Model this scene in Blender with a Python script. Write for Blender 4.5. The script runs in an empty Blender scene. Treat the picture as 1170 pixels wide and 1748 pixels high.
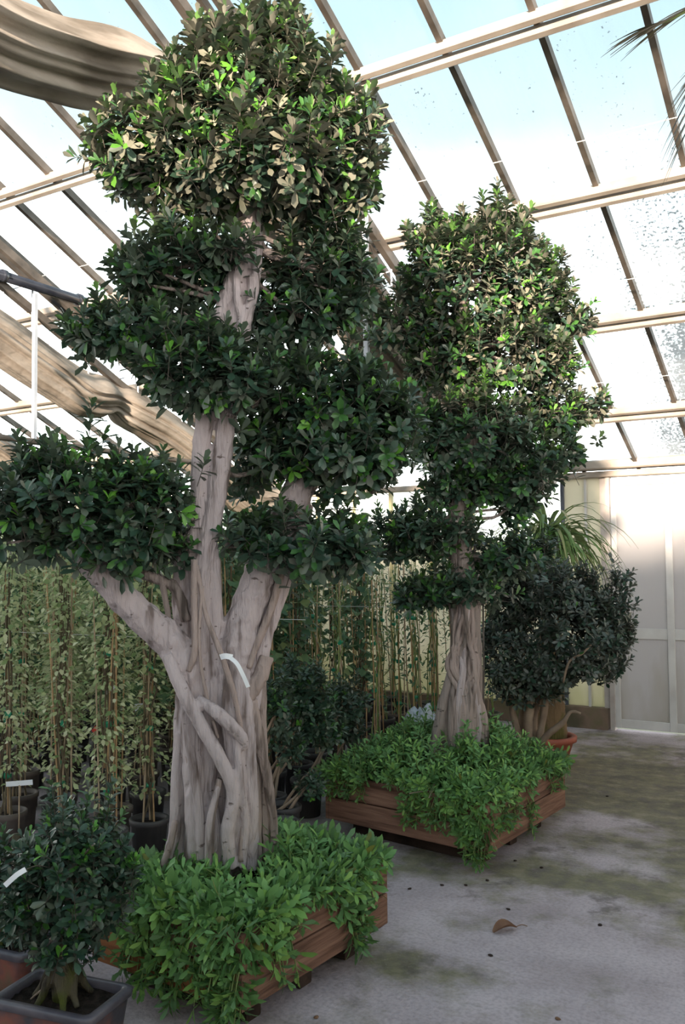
import bpy, bmesh, math, random
import numpy as np
from mathutils import Vector, Matrix
random.seed(7); rng = np.random.default_rng(7)
C = bpy.context.scene.collection
V = lambda *a: np.array(a, float)

# ------------------------------------------------------------------ camera
W_, H_ = 1170, 1748
FPX = 1529.25; YAW = math.radians(31.259); PIT = math.radians(2.923); ROLL = math.radians(-.5475)
EYE = V(0, 0, 1.65)
FW = V(-math.sin(YAW)*math.cos(PIT), math.cos(YAW)*math.cos(PIT), math.sin(PIT))
R0 = V(math.cos(YAW), math.sin(YAW), 0); U0 = np.cross(R0, FW)
RT = R0*math.cos(ROLL)+U0*math.sin(ROLL); UP = U0*math.cos(ROLL)-R0*math.sin(ROLL)
cam = bpy.data.cameras.new('camera'); camo = bpy.data.objects.new('camera', cam); C.objects.link(camo)
cam.sensor_fit = 'VERTICAL'; cam.sensor_height = 36; cam.sensor_width = 36*W_/H_; cam.lens = 36*FPX/H_
cam.clip_start = .05; cam.clip_end = 300
m = Matrix.Identity(4)
for i in range(3):
    m[i][0] = RT[i]; m[i][1] = UP[i]; m[i][2] = -FW[i]; m[i][3] = EYE[i]
camo.matrix_world = m
bpy.context.scene.camera = camo
def atD(x, y, d): return EYE+(FW*FPX+RT*(x-585)+UP*(874-y))/FPX*d     # survey point of the photo at a real depth d (m)
def atPl(x, y, n, d):
    r = FW*FPX+RT*(x-585)+UP*(874-y); n = np.array(n, float); return EYE+r*((d-n@EYE)/(n@r))
def depth(p): return (np.asarray(p)-EYE)@FW

# ------------------------------------------------------------------ world, sun, exposure
vs = bpy.context.scene.view_settings
vs.view_transform = 'Standard'; vs.look = 'None'; vs.gamma = 1; vs.use_curve_mapping = False
vs.exposure = 0.95
w = bpy.data.worlds.new('sky'); bpy.context.scene.world = w; w.use_nodes = True
nt = w.node_tree; nt.nodes.clear()
def nd(nt, t, **k):
    n = nt.nodes.new(t)
    for a, b in k.items(): setattr(n, a, b)
    return n
tc = nd(nt, 'ShaderNodeTexCoord'); sp = nd(nt, 'ShaderNodeSeparateXYZ'); rp = nd(nt, 'ShaderNodeValToRGB')
bg = nd(nt, 'ShaderNodeBackground'); ow = nd(nt, 'ShaderNodeOutputWorld')
nt.links.new(tc.outputs['Generated'], sp.inputs[0])
cn = nd(nt, 'ShaderNodeTexNoise'); cn.inputs['Scale'].default_value = 3.5; cn.inputs['Detail'].default_value = 5; nt.links.new(tc.outputs['Generated'], cn.inputs['Vector'])
cm = nd(nt, 'ShaderNodeMath', operation='MULTIPLY_ADD'); nt.links.new(cn.outputs['Fac'], cm.inputs[0]); cm.inputs[1].default_value = .22; cm.inputs[2].default_value = -.11      # thin cloud
ca = nd(nt, 'ShaderNodeMath', operation='ADD'); nt.links.new(cm.outputs[0], ca.inputs[0]); nt.links.new(sp.outputs[2], ca.inputs[1]); nt.links.new(ca.outputs[0], rp.inputs[0])
nt.links.new(rp.outputs[0], bg.inputs[0]); nt.links.new(bg.outputs[0], ow.inputs[0])
e = rp.color_ramp.elements
e[0].position = 0.0; e[0].color = (1.0, .96, .92, 1)
e[1].position = .90; e[1].color = (.10, .132, .16, 1)
x = e.new(.22); x.color = (.85, .84, .82, 1)
x = e.new(.34); x.color = (.32, .335, .34, 1)
x = e.new(.43); x.color = (.172, .20, .21, 1)
x = e.new(.55); x.color = (.135, .176, .197, 1)
bg.inputs[1].default_value = 3.15; rp.color_ramp.interpolation = 'EASE'
sun = bpy.data.lights.new('sun', 'SUN'); suno = bpy.data.objects.new('sun', sun); C.objects.link(suno)
sun.energy = 8.5; sun.angle = .05; sun.color = (1.0, .83, .66)
suno.rotation_euler = Vector((-.22, .95, -.202)).to_track_quat('-Z', 'Y').to_euler()

# ------------------------------------------------------------------ object helpers
def link(name, me, mats=None, parent=None, smooth=False):
    o = bpy.data.objects.new(name, me); C.objects.link(o)
    if mats is not None:
        for q in (mats if isinstance(mats, (list, tuple)) else [mats]):
            me.materials.append(q)
    if parent: o.parent = parent
    if smooth: me.polygons.foreach_set('use_smooth', np.ones(len(me.polygons), bool))
    return o
def tag(o, label=None, cat=None, group=None, kind=None):
    if label: o['label'] = label
    if cat: o['category'] = cat
    if group: o['group'] = group
    if kind: o['kind'] = kind
    return o
def empty(name, loc, label=None, cat=None, group=None, rz=0, kind=None, parent=None):
    o = bpy.data.objects.new(name, None); C.objects.link(o); o.location = [float(v) for v in loc]; o.rotation_euler = (0, 0, rz)
    o.empty_display_size = .05
    if parent: o.parent = parent
    return tag(o, label, cat, group, kind)
class MB:                                   # collects shapes, builds ONE mesh
    def __init__(s): s.v = []; s.f = []; s.n = 0
    def add(s, v, f):
        v = np.asarray(v, float).reshape(-1, 3); s.v.append(v)
        s.f += [tuple(int(i)+s.n for i in q) for q in f]; s.n += len(v); return s
    def box(s, a, b, bev=0.0):
        a = np.minimum(a, b); b = np.maximum(np.array(a), np.maximum(a, b)) if False else np.asarray(b, float)
        return s.obox((np.asarray(a)+b)/2, (b-np.asarray(a)), np.eye(3), bev)
    def obox(s, c, size, M, bev=0.0):       # columns of M are the box axes
        h = np.asarray(size, float)/2; c = np.asarray(c, float); M = np.asarray(M, float)
        if bev <= 0:
            p = [(i, j, k) for k in (-1, 1) for j in (-1, 1) for i in (-1, 1)]
            v = [c+M@(h*np.array(q)) for q in p]
            return s.add(v, [(0, 2, 3, 1), (4, 5, 7, 6), (0, 1, 5, 4), (2, 6, 7, 3), (0, 4, 6, 2), (1, 3, 7, 5)])
        b = min(bev, h.min()*.49)           # chamfer the four long edges
        ax = int(np.argmax(h)); u, w = (ax+1) % 3, (ax+2) % 3
        prof = [(h[u]-b, h[w]), (h[u], h[w]-b), (h[u], -h[w]+b), (h[u]-b, -h[w]), (-h[u]+b, -h[w]), (-h[u], -h[w]+b), (-h[u], h[w]-b), (-h[u]+b, h[w])]
        v = []
        for sg in (-1, 1):
            for (pu, pw) in prof:
                q = np.zeros(3); q[ax] = sg*h[ax]; q[u] = pu; q[w] = pw; v.append(c+M@q)
        f = [(i+8, (i+1) % 8+8, (i+1) % 8, i) for i in range(8)]+[tuple(range(8)), tuple(range(15, 7, -1))]
        return s.add(v, f)
    def bar(s, p, q, wd, ht, up=(0, 0, 1), bev=0.0):
        p = np.asarray(p, float); q = np.asarray(q, float); d = q-p; L = np.linalg.norm(d); d /= L
        sd = np.cross(d, up); sd /= np.linalg.norm(sd); u = np.cross(sd, d)
        return s.obox((p+q)/2, (wd, L, ht), np.stack([sd, d, u], 1), bev)
    def tube(s, pts, rad, n=8, cap=True, wob=0.0, sub=0):
        pts = np.asarray(pts, float); rad = np.ones(len(pts))*rad if np.ndim(rad) == 0 else np.asarray(rad, float)
        if sub: pts, rad = spline(pts, rad, sub)
        t = np.gradient(pts, axis=0); t /= np.linalg.norm(t, axis=1)[:, None]+1e-9
        a = np.cross(t[0], (.31, .77, .55)); a /= np.linalg.norm(a); v = []
        th = np.arange(n)*2*np.pi/n
        for i in range(len(pts)):
            a = a-t[i]*(a@t[i]); a /= np.linalg.norm(a); b = np.cross(t[i], a)
            r = rad[i]*(1+wob*rng.normal(size=n)) if wob else rad[i]*np.ones(n)
            v.append(pts[i]+(np.cos(th)*r)[:, None]*a+(np.sin(th)*r)[:, None]*b)
        f = [(i*n+j, i*n+(j+1) % n, (i+1)*n+(j+1) % n, (i+1)*n+j) for i in range(len(pts)-1) for j in range(n)]
        if cap: f += [tuple(range(n-1, -1, -1)), tuple(range((len(pts)-1)*n, len(pts)*n))]
        return s.add(np.concatenate(v), f)
    def lathe(s, prof, n=24, c=(0, 0, 0)):
        th = np.arange(n)*2*np.pi/n; v = []
        for r, z in prof: v.append(np.stack([np.cos(th)*r, np.sin(th)*r, np.full(n, z)], 1)+np.asarray(c))
        k = len(prof)
        f = [(i*n+j, i*n+(j+1) % n, (i+1)*n+(j+1) % n, (i+1)*n+j) for i in range(k-1) for j in range(n)]
        return s.add(np.concatenate(v), f+[tuple(range(n-1, -1, -1))])
    def mesh(s, name, off=(0, 0, 0)):
        me = bpy.data.meshes.new(name); v = np.concatenate(s.v)-np.asarray(off, float)
        me.from_pydata(v.tolist(), [], s.f); me.update(); return me
    def build(s, name, mats, parent=None, smooth=False, off=None):
        if off is None: off = np.array(parent.location) if parent is not None else (0, 0, 0)
        return link(name, s.mesh(name, off), mats, parent, smooth)
def spline(p, r, sub):
    P, Rr = [], []; n = len(p)
    for i in range(n-1):
        a, b, c, d = p[max(i-1, 0)], p[i], p[i+1], p[min(i+2, n-1)]
        for k in range(sub):
            t = k/sub
            P.append(.5*((2*b)+(-a+c)*t+(2*a-5*b+4*c-d)*t*t+(-a+3*b-3*c+d)*t**3)); Rr.append(r[i]*(1-t)+r[i+1]*t)
    P.append(p[-1]); Rr.append(r[-1]); return np.array(P), np.array(Rr)
def raw_mesh(name, v, tri, mi=None):        # fast path for big triangle soups
    me = bpy.data.meshes.new(name); nv, nf = len(v), len(tri)
    me.vertices.add(nv); me.vertices.foreach_set('co', np.asarray(v, np.float32).ravel())
    me.loops.add(nf*3); me.loops.foreach_set('vertex_index', np.asarray(tri, np.int32).ravel())
    me.polygons.add(nf); me.polygons.foreach_set('loop_start', np.arange(nf, dtype=np.int32)*3)
    me.polygons.foreach_set('use_smooth', np.ones(nf, bool))
    if mi is not None: me.polygons.foreach_set('material_index', np.asarray(mi, np.int32))
    me.update(calc_edges=True); return me

# ------------------------------------------------------------------ materials
def mat(name, cols, rough=.6, scale=4., bump=0., metal=0., detail=4., stretch=(1, 1, 1), bscale=None, spec=.5, coord='Object', lo=.35, hi=.65):
    m_ = bpy.data.materials.new(name); m_.use_nodes = True; t = m_.node_tree; b = t.nodes['Principled BSDF']
    b.inputs['Roughness'].default_value = rough; b.inputs['Metallic'].default_value = metal
    b.inputs['Specular IOR Level'].default_value = spec
    c0 = nd(t, 'ShaderNodeTexCoord'); mp = nd(t, 'ShaderNodeMapping'); mp.inputs['Scale'].default_value = stretch
    if coord == 'World':
        g = nd(t, 'ShaderNodeNewGeometry'); t.links.new(g.outputs['Position'], mp.inputs[0])
    else: t.links.new(c0.outputs[coord], mp.inputs[0])
    no = nd(t, 'ShaderNodeTexNoise'); no.inputs['Scale'].default_value = scale; no.inputs['Detail'].default_value = detail
    t.links.new(mp.outputs[0], no.inputs['Vector'])
    r = nd(t, 'ShaderNodeValToRGB'); el = r.color_ramp.elements
    for i, c in enumerate(cols):
        p = lo+(hi-lo)*i/max(len(cols)-1, 1)
        if i < 2: el[i].position = p; el[i].color = (*c, 1)
        else: q = el.new(p); q.color = (*c, 1)
    if len(cols) == 1: el[1].color = (*cols[0], 1)
    t.links.new(no.outputs['Fac'], r.inputs[0]); t.links.new(r.outputs[0], b.inputs['Base Color'])
    if bump:
        n2 = nd(t, 'ShaderNodeTexNoise'); n2.inputs['Scale'].default_value = bscale or scale*3; n2.inputs['Detail'].default_value = 5
        t.links.new(mp.outputs[0], n2.inputs['Vector'])
        bp = nd(t, 'ShaderNodeBump'); bp.inputs['Strength'].default_value = bump; bp.inputs['Distance'].default_value = .02
        t.links.new(n2.outputs['Fac'], bp.inputs['Height']); t.links.new(bp.outputs[0], b.inputs['Normal'])
    return m_
def leafmat(name, c1, c2, back, rough=.38, trans=.12, spec=.5, dust=None):
    m_ = bpy.data.materials.new(name); m_.use_nodes = True; t = m_.node_tree; b = t.nodes['Principled BSDF']
    b.inputs['Roughness'].default_value = rough; b.inputs['Specular IOR Level'].default_value = spec
    g = nd(t, 'ShaderNodeNewGeometry'); oi = nd(t, 'ShaderNodeObjectInfo')
    ad = nd(t, 'ShaderNodeMath', operation='ADD'); fr = nd(t, 'ShaderNodeMath', operation='FRACT')
    t.links.new(g.outputs['Random Per Island'], ad.inputs[0]); t.links.new(oi.outputs['Random'], ad.inputs[1]); t.links.new(ad.outputs[0], fr.inputs[0])
    r = nd(t, 'ShaderNodeValToRGB'); el = r.color_ramp.elements
    el[0].color = (*c1, 1); el[1].color = (*c2, 1)
    if dust: el[1].position = .72; q = el.new(1.0); q.color = (*dust, 1)
    t.links.new(fr.outputs[0], r.inputs[0])
    mx = nd(t, 'ShaderNodeMix', data_type='RGBA'); t.links.new(g.outputs['Backfacing'], mx.inputs[0])
    t.links.new(r.outputs[0], mx.inputs[6]); mx.inputs[7].default_value = (*back, 1)
    t.links.new(mx.outputs[2], b.inputs['Base Color'])
    tr = nd(t, 'ShaderNodeBsdfTranslucent'); t.links.new(mx.outputs[2], tr.inputs[0])
    ms = nd(t, 'ShaderNodeMixShader'); ms.inputs[0].default_value = trans
    t.links.new(b.outputs[0], ms.inputs[1]); t.links.new(tr.outputs[0], ms.inputs[2])
    t.links.new(ms.outputs[0], t.nodes['Material Output'].inputs[0]); return m_
M = {}
M['cream'] = mat('cream_paint', [(.27, .225, .185), (.42, .365, .31)], .5, 3, .1)
M['galv'] = mat('galvanised_bar', [(.07, .058, .047), (.15, .125, .105)], .5, 6, .1, spec=.3)
M['white_steel'] = mat('white_steel', [(.40, .43, .48), (.52, .55, .60)], .4, 5)
M['black_tube'] = mat('black_tube', [(.012, .014, .022), (.03, .033, .045)], .22, 5, spec=.6)
M['alu'] = mat('aluminium_frame', [(.60, .57, .55), (.72, .70, .68)], .4, 4, .05)
M['post'] = mat('rusty_post', [(.42, .36, .33), (.55, .50, .46)], .6, 5, .1)
M['dark_post'] = mat('dark_post', [(.06, .07, .10), (.10, .11, .14)], .5, 5)
M['yellow_post'] = mat('yellow_post', [(.55, .48, .25), (.65, .58, .36)], .6, 5)
M['fabric'] = mat('shade_fabric', [(.15, .125, .10), (.28, .24, .20), (.36, .315, .27)], .9, 3.0, .35, bscale=14, stretch=(1.5, .7, 1.5), spec=.15)
M['wood'] = mat('planter_wood', [(.085, .042, .028), (.20, .105, .072), (.28, .16, .11)], .75, 5, .4, stretch=(.5, .5, 7), bscale=12, spec=.2, lo=.3, hi=.7)
M['wood_orange'] = mat('fresh_wood', [(.22, .085, .035), (.36, .15, .065)], .75, 5, .3, stretch=(.5, .5, 7), spec=.2)
M['wood_dark'] = mat('dark_wood', [(.02, .013, .010), (.055, .035, .028)], .8, 6, .3, spec=.2)  # skids, corner posts and floor chips, darker than the boards
M['soil'] = mat('soil', [(.012, .009, .007), (.04, .028, .022)], .95, 30, .8, spec=.1)
M['pot'] = mat('black_pot', [(.035, .033, .036), (.085, .078, .078)], .55, 4, .1, spec=.4)
M['pot_dusty'] = mat('dusty_pot', [(.075, .06, .052), (.16, .13, .11)], .7, 5, .2)
M['terra'] = mat('terracotta', [(.30, .075, .045), (.42, .13, .08)], .6, 6, .15)
M['terra_pale'] = mat('pale_terracotta', [(.36, .15, .10), (.46, .24, .17)], .65, 5, .15)
M['bonsai_pot'] = mat('bonsai_pot', [(.05, .045, .055), (.22, .07, .045), (.10, .11, .05)], .45, 7, .15, lo=.35, hi=.72)
M['bonsai_rim'] = mat('bonsai_rim', [(.055, .05, .065), (.11, .095, .11)], .35, 9, .1)
M['cane'] = mat('bamboo_cane', [(.38, .22, .10), (.52, .34, .18)], .6, 8, .1)
M['cane_pale'] = mat('pale_cane', [(.34, .24, .15), (.50, .38, .26)], .65, 8, .1)
M['stem'] = mat('vine_stem', [(.07, .05, .03), (.14, .11, .06)], .8, 10)
M['gstem'] = mat('green_stem', [(.14, .20, .05), (.24, .30, .10)], .6, 10)
M['tie'] = mat('green_tie', [(.01, .22, .11), (.02, .28, .15)], .5, 5)
M['white'] = mat('white_label', [(.80, .82, .86), (.86, .88, .90)], .5, 5)
M['red'] = mat('red_label', [(.70, .05, .04), (.75, .08, .05)], .5, 5)
M['plastic'] = mat('crumpled_plastic', [(.42, .46, .52), (.62, .66, .72)], .35, 14, .6)
M['plinth'] = mat('mossy_plinth', [(.10, .085, .05), (.22, .15, .11), (.13, .14, .05)], .9, 3, .4, lo=.3, hi=.7)
M['twig'] = mat('dark_twig', [(.05, .04, .032), (.11, .09, .075)], .85, 10, .2)
M['dry'] = mat('dry_leaf', [(.14, .06, .03), (.24, .13, .07)], .7, 8, .2)
M['dead_stem'] = mat('dead_stem', [(.20, .14, .10), (.34, .26, .19)], .8, 8)
M['opaque'] = mat('sunblock_wall', [(.38, .36, .33), (.46, .44, .41)], .9, 2, .1)
M['outside'] = mat('outside_ground', [(.20, .22, .12), (.34, .33, .24)], .95, .6)
M['string'] = mat('white_string', [(.5, .5, .48), (.6, .6, .58)], .7, 5)
M['lf_dark'] = leafmat('ficus_leaf_dark', (.022, .052, .034), (.052, .100, .060), (.095, .13, .09), .36, .10, dust=(.125, .135, .105))
M['lf_mid'] = leafmat('ficus_leaf_mid', (.03, .10, .022), (.06, .17, .034), (.07, .12, .05), .38, .14)
M['lf_new'] = leafmat('ficus_leaf_new', (.08, .25, .025), (.16, .38, .05), (.12, .24, .06), .35, .22)
M['lf_dust_sunlit'] = leafmat('ficus_leaf_dusty_sunlit', (.12, .125, .085), (.24, .225, .165), (.18, .175, .135), .6, .06, .3)  # dusty leaf, its pale warm colour also standing in for sunlight
M['lf_grey'] = leafmat('shrub_leaf_grey', (.05, .072, .06), (.105, .13, .112), (.14, .155, .13), .48, .12, .45, dust=(.18, .185, .165))
M['gc'] = leafmat('groundcover_leaf', (.10, .225, .068), (.185, .36, .12), (.14, .25, .11), .5, .2, .35)
M['gc_new'] = leafmat('groundcover_leaf_new', (.17, .35, .075), (.27, .45, .12), (.15, .28, .09), .5, .25, .35)
M['gc_old'] = leafmat('groundcover_leaf_old', (.16, .20, .04), (.25, .25, .06), (.2, .22, .07), .55, .25, .3)
M['vine_var'] = leafmat('variegated_leaf', (.17, .27, .10), (.52, .56, .30), (.45, .49, .29), .5, .42, .35, dust=(.72, .72, .50))
M['vine_dark'] = leafmat('climber_leaf', (.04, .10, .05), (.12, .21, .095), (.15, .22, .12), .45, .3, .45, dust=(.30, .36, .14))
M['strap'] = leafmat('strap_leaf', (.08, .17, .04), (.20, .30, .10), (.2, .28, .11), .45, .25, .4, dust=(.42, .38, .2))
M['palm'] = leafmat('palm_leaflet', (.03, .04, .05), (.06, .07, .08), (.10, .09, .05), .5, .1, .4)

def bark(name, c, dark, scale=5, bump=.7, moss=None):
    m_ = mat(name, [dark, c, tuple(min(1, v*1.12) for v in c)], .8, scale, bump, stretch=(4, 4, .55), bscale=22, spec=.2, lo=.33, hi=.56)
    t = m_.node_tree; b = t.nodes['Principled BSDF']
    src = b.inputs['Base Color'].links[0].from_socket
    co = nd(t, 'ShaderNodeTexCoord')
    vo = nd(t, 'ShaderNodeTexNoise'); vo.inputs['Scale'].default_value = 21; vo.inputs['Detail'].default_value = 6
    mp = nd(t, 'ShaderNodeMapping'); mp.inputs['Scale'].default_value = (1, 1, 1.8)
    t.links.new(co.outputs['Object'], mp.inputs[0]); t.links.new(mp.outputs[0], vo.inputs['Vector'])
    r = nd(t, 'ShaderNodeValToRGB'); r.color_ramp.elements[0].position = .66; r.color_ramp.elements[1].position = .72
    t.links.new(vo.outputs['Fac'], r.inputs[0])
    mx = nd(t, 'ShaderNodeMix', data_type='RGBA'); t.links.new(r.outputs[0], mx.inputs[0]); t.links.new(src, mx.inputs[6])
    mx.inputs[7].default_value = (*[v*.8 for v in dark], 1); out = mx.outputs[2]
    if moss:
        n3 = nd(t, 'ShaderNodeTexNoise'); n3.inputs['Scale'].default_value = 6; t.links.new(co.outputs['Object'], n3.inputs['Vector'])
        r3 = nd(t, 'ShaderNodeValToRGB'); r3.color_ramp.elements[0].position = .5; r3.color_ramp.elements[1].position = .62
        t.links.new(n3.outputs['Fac'], r3.inputs[0])
        m3 = nd(t, 'ShaderNodeMix', data_type='RGBA'); t.links.new(r3.outputs[0], m3.inputs[0]); t.links.new(out, m3.inputs[6])
        m3.inputs[7].default_value = (*moss, 1); out = m3.outputs[2]
    t.links.new(out, b.inputs['Base Color']); return m_
M['bark'] = bark('ficus_bark', (.42, .355, .355), (.17, .13, .12))
M['bark_dark'] = bark('ficus_bark_weathered', (.27, .22, .20), (.10, .08, .07))
M['bark_root'] = bark('aerial_root_bark', (.33, .26, .235), (.15, .115, .10))
M['bark_moss'] = bark('mossy_bark', (.075, .062, .04), (.025, .02, .014), moss=(.07, .08, .015))
M['bark_palm'] = bark('palm_bark', (.17, .115, .065), (.06, .045, .03), moss=(.10, .09, .03))

def glassmat(name, kind):
    m_ = bpy.data.materials.new(name); m_.use_nodes = True; t = m_.node_tree; t.nodes.remove(t.nodes['Principled BSDF'])
    o = t.nodes['Material Output']; g = nd(t, 'ShaderNodeNewGeometry'); mp = nd(t, 'ShaderNodeMapping'); t.links.new(g.outputs['Position'], mp.inputs[0])
    mp.inputs['Scale'].default_value = (1, .22, .22) if kind == 'roof' else (1, 1, .25)
    no = nd(t, 'ShaderNodeTexNoise'); no.inputs['Scale'].default_value = 4; no.inputs['Detail'].default_value = 5; t.links.new(mp.outputs[0], no.inputs['Vector'])
    tr = nd(t, 'ShaderNodeBsdfTransparent'); di = nd(t, 'ShaderNodeBsdfDiffuse'); tl = nd(t, 'ShaderNodeBsdfTranslucent')
    mA = nd(t, 'ShaderNodeMixShader'); mB = nd(t, 'ShaderNodeMixShader'); t.links.new(di.outputs[0], mA.inputs[1]); t.links.new(tl.outputs[0], mA.inputs[2])
    t.links.new(tr.outputs[0], mB.inputs[1]); t.links.new(mA.outputs[0], mB.inputs[2]); t.links.new(mB.outputs[0], o.inputs[0])
    mr = nd(t, 'ShaderNodeMapRange'); t.links.new(no.outputs['Fac'], mr.inputs[0]); t.links.new(mr.outputs[0], mB.inputs[0])
    if kind == 'roof':
        tr.inputs[0].default_value = (.90, .95, .96, 1); tl.inputs[0].default_value = (.75, .85, .9, 1); di.inputs[0].default_value = (.8, .8, .78, 1)
        mA.inputs[0].default_value = .6
        mr.inputs[1].default_value = .35; mr.inputs[2].default_value = .8; mr.inputs[3].default_value = .03; mr.inputs[4].default_value = .20
        # speckled grime that grows towards the eaves at the door end
        sp_ = nd(t, 'ShaderNodeTexNoise'); sp_.inputs['Scale'].default_value = 48; sp_.inputs['Detail'].default_value = 6; t.links.new(g.outputs['Position'], sp_.inputs['Vector'])
        sx = nd(t, 'ShaderNodeSeparateXYZ'); t.links.new(g.outputs['Position'], sx.inputs[0])
        ax_ = nd(t, 'ShaderNodeMapRange'); t.links.new(sx.outputs[0], ax_.inputs[0]); ax_.inputs[1].default_value = -2.0; ax_.inputs[2].default_value = -1.25; ax_.inputs[3].default_value = 0; ax_.inputs[4].default_value = .33
        ay = nd(t, 'ShaderNodeMapRange'); t.links.new(sx.outputs[1], ay.inputs[0]); ay.inputs[1].default_value = 4.9; ay.inputs[2].default_value = 8.4; ay.inputs[3].default_value = 0; ay.inputs[4].default_value = 1.35
        mu = nd(t, 'ShaderNodeMath', operation='MULTIPLY'); t.links.new(ax_.outputs[0], mu.inputs[0]); t.links.new(ay.outputs[0], mu.inputs[1])
        a2 = nd(t, 'ShaderNodeMath', operation='ADD'); t.links.new(mu.outputs[0], a2.inputs[0])
        m5 = nd(t, 'ShaderNodeMath', operation='MULTIPLY'); m5.inputs[1].default_value = .5; t.links.new(no.outputs['Fac'], m5.inputs[0])
        a3 = nd(t, 'ShaderNodeMath', operation='ADD'); t.links.new(sp_.outputs['Fac'], a3.inputs[0]); t.links.new(m5.outputs[0], a3.inputs[1]); t.links.new(a3.outputs[0], a2.inputs[1])
        r = nd(t, 'ShaderNodeValToRGB'); r.color_ramp.elements[0].position = .97; r.color_ramp.elements[1].position = 1.10; r.color_ramp.elements[1].color = (.7, .7, .7, 1); t.links.new(a2.outputs[0], r.inputs[0])
        gd = nd(t, 'ShaderNodeBsdfDiffuse'); gd.inputs[0].default_value = (.30, .33, .37, 1)
        mG = nd(t, 'ShaderNodeMixShader'); t.links.new(r.outputs[0], mG.inputs[0]); t.links.new(mB.outputs[0], mG.inputs[1]); t.links.new(gd.outputs[0], mG.inputs[2])
        t.links.new(mG.outputs[0], o.inputs[0])
    elif kind == 'clear':
        tr.inputs[0].default_value = (.92, .95, .92, 1); tl.inputs[0].default_value = (.9, .9, .85, 1); di.inputs[0].default_value = (.8, .78, .7, 1); mA.inputs[0].default_value = .7
        mr.inputs[1].default_value = .3; mr.inputs[2].default_value = .8; mr.inputs[3].default_value = .25; mr.inputs[4].default_value = .5
    else:                                    # frosted wall or door sheet
        c = (.74, .705, .60) if kind == 'wall' else (.60, .575, .575)
        tl.inputs[0].default_value = (*c, 1); di.inputs[0].default_value = (*c, 1); mA.inputs[0].default_value = .55 if kind == 'wall' else .36
        mr.inputs[1].default_value = .3; mr.inputs[2].default_value = .8; mr.inputs[3].default_value = 1.0; mr.inputs[4].default_value = 1.0
        if True:                             # algae and water streaks low down
            sx = nd(t, 'ShaderNodeSeparateXYZ'); t.links.new(g.outputs['Position'], sx.inputs[0])
            a = nd(t, 'ShaderNodeMapRange'); t.links.new(sx.outputs[2], a.inputs[0]); a.inputs[1].default_value = 1.1; a.inputs[2].default_value = .1; a.inputs[3].default_value = -.2; a.inputs[4].default_value = .5 if kind == 'wall' else .22
            s2 = nd(t, 'ShaderNodeMath', operation='ADD'); t.links.new(a.outputs[0], s2.inputs[0]); t.links.new(no.outputs['Fac'], s2.inputs[1])
            r = nd(t, 'ShaderNodeValToRGB'); r.color_ramp.elements[0].position = .5; r.color_ramp.elements[1].position = .95
            r.color_ramp.elements[0].color = (*c, 1); r.color_ramp.elements[1].color = (.60, .58, .42, 1) if kind == 'wall' else (.40, .365, .28, 1)
            t.links.new(s2.outputs[0], r.inputs[0]); t.links.new(r.outputs[0], tl.inputs[0]); t.links.new(r.outputs[0], di.inputs[0])
    return m_
M['pane'] = glassmat('roof_glass', 'roof'); M['clear'] = glassmat('upper_glass', 'clear')
M['wall_sheet'] = glassmat('wall_sheet', 'wall'); M['door_sheet'] = glassmat('door_sheet', 'door')

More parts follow.
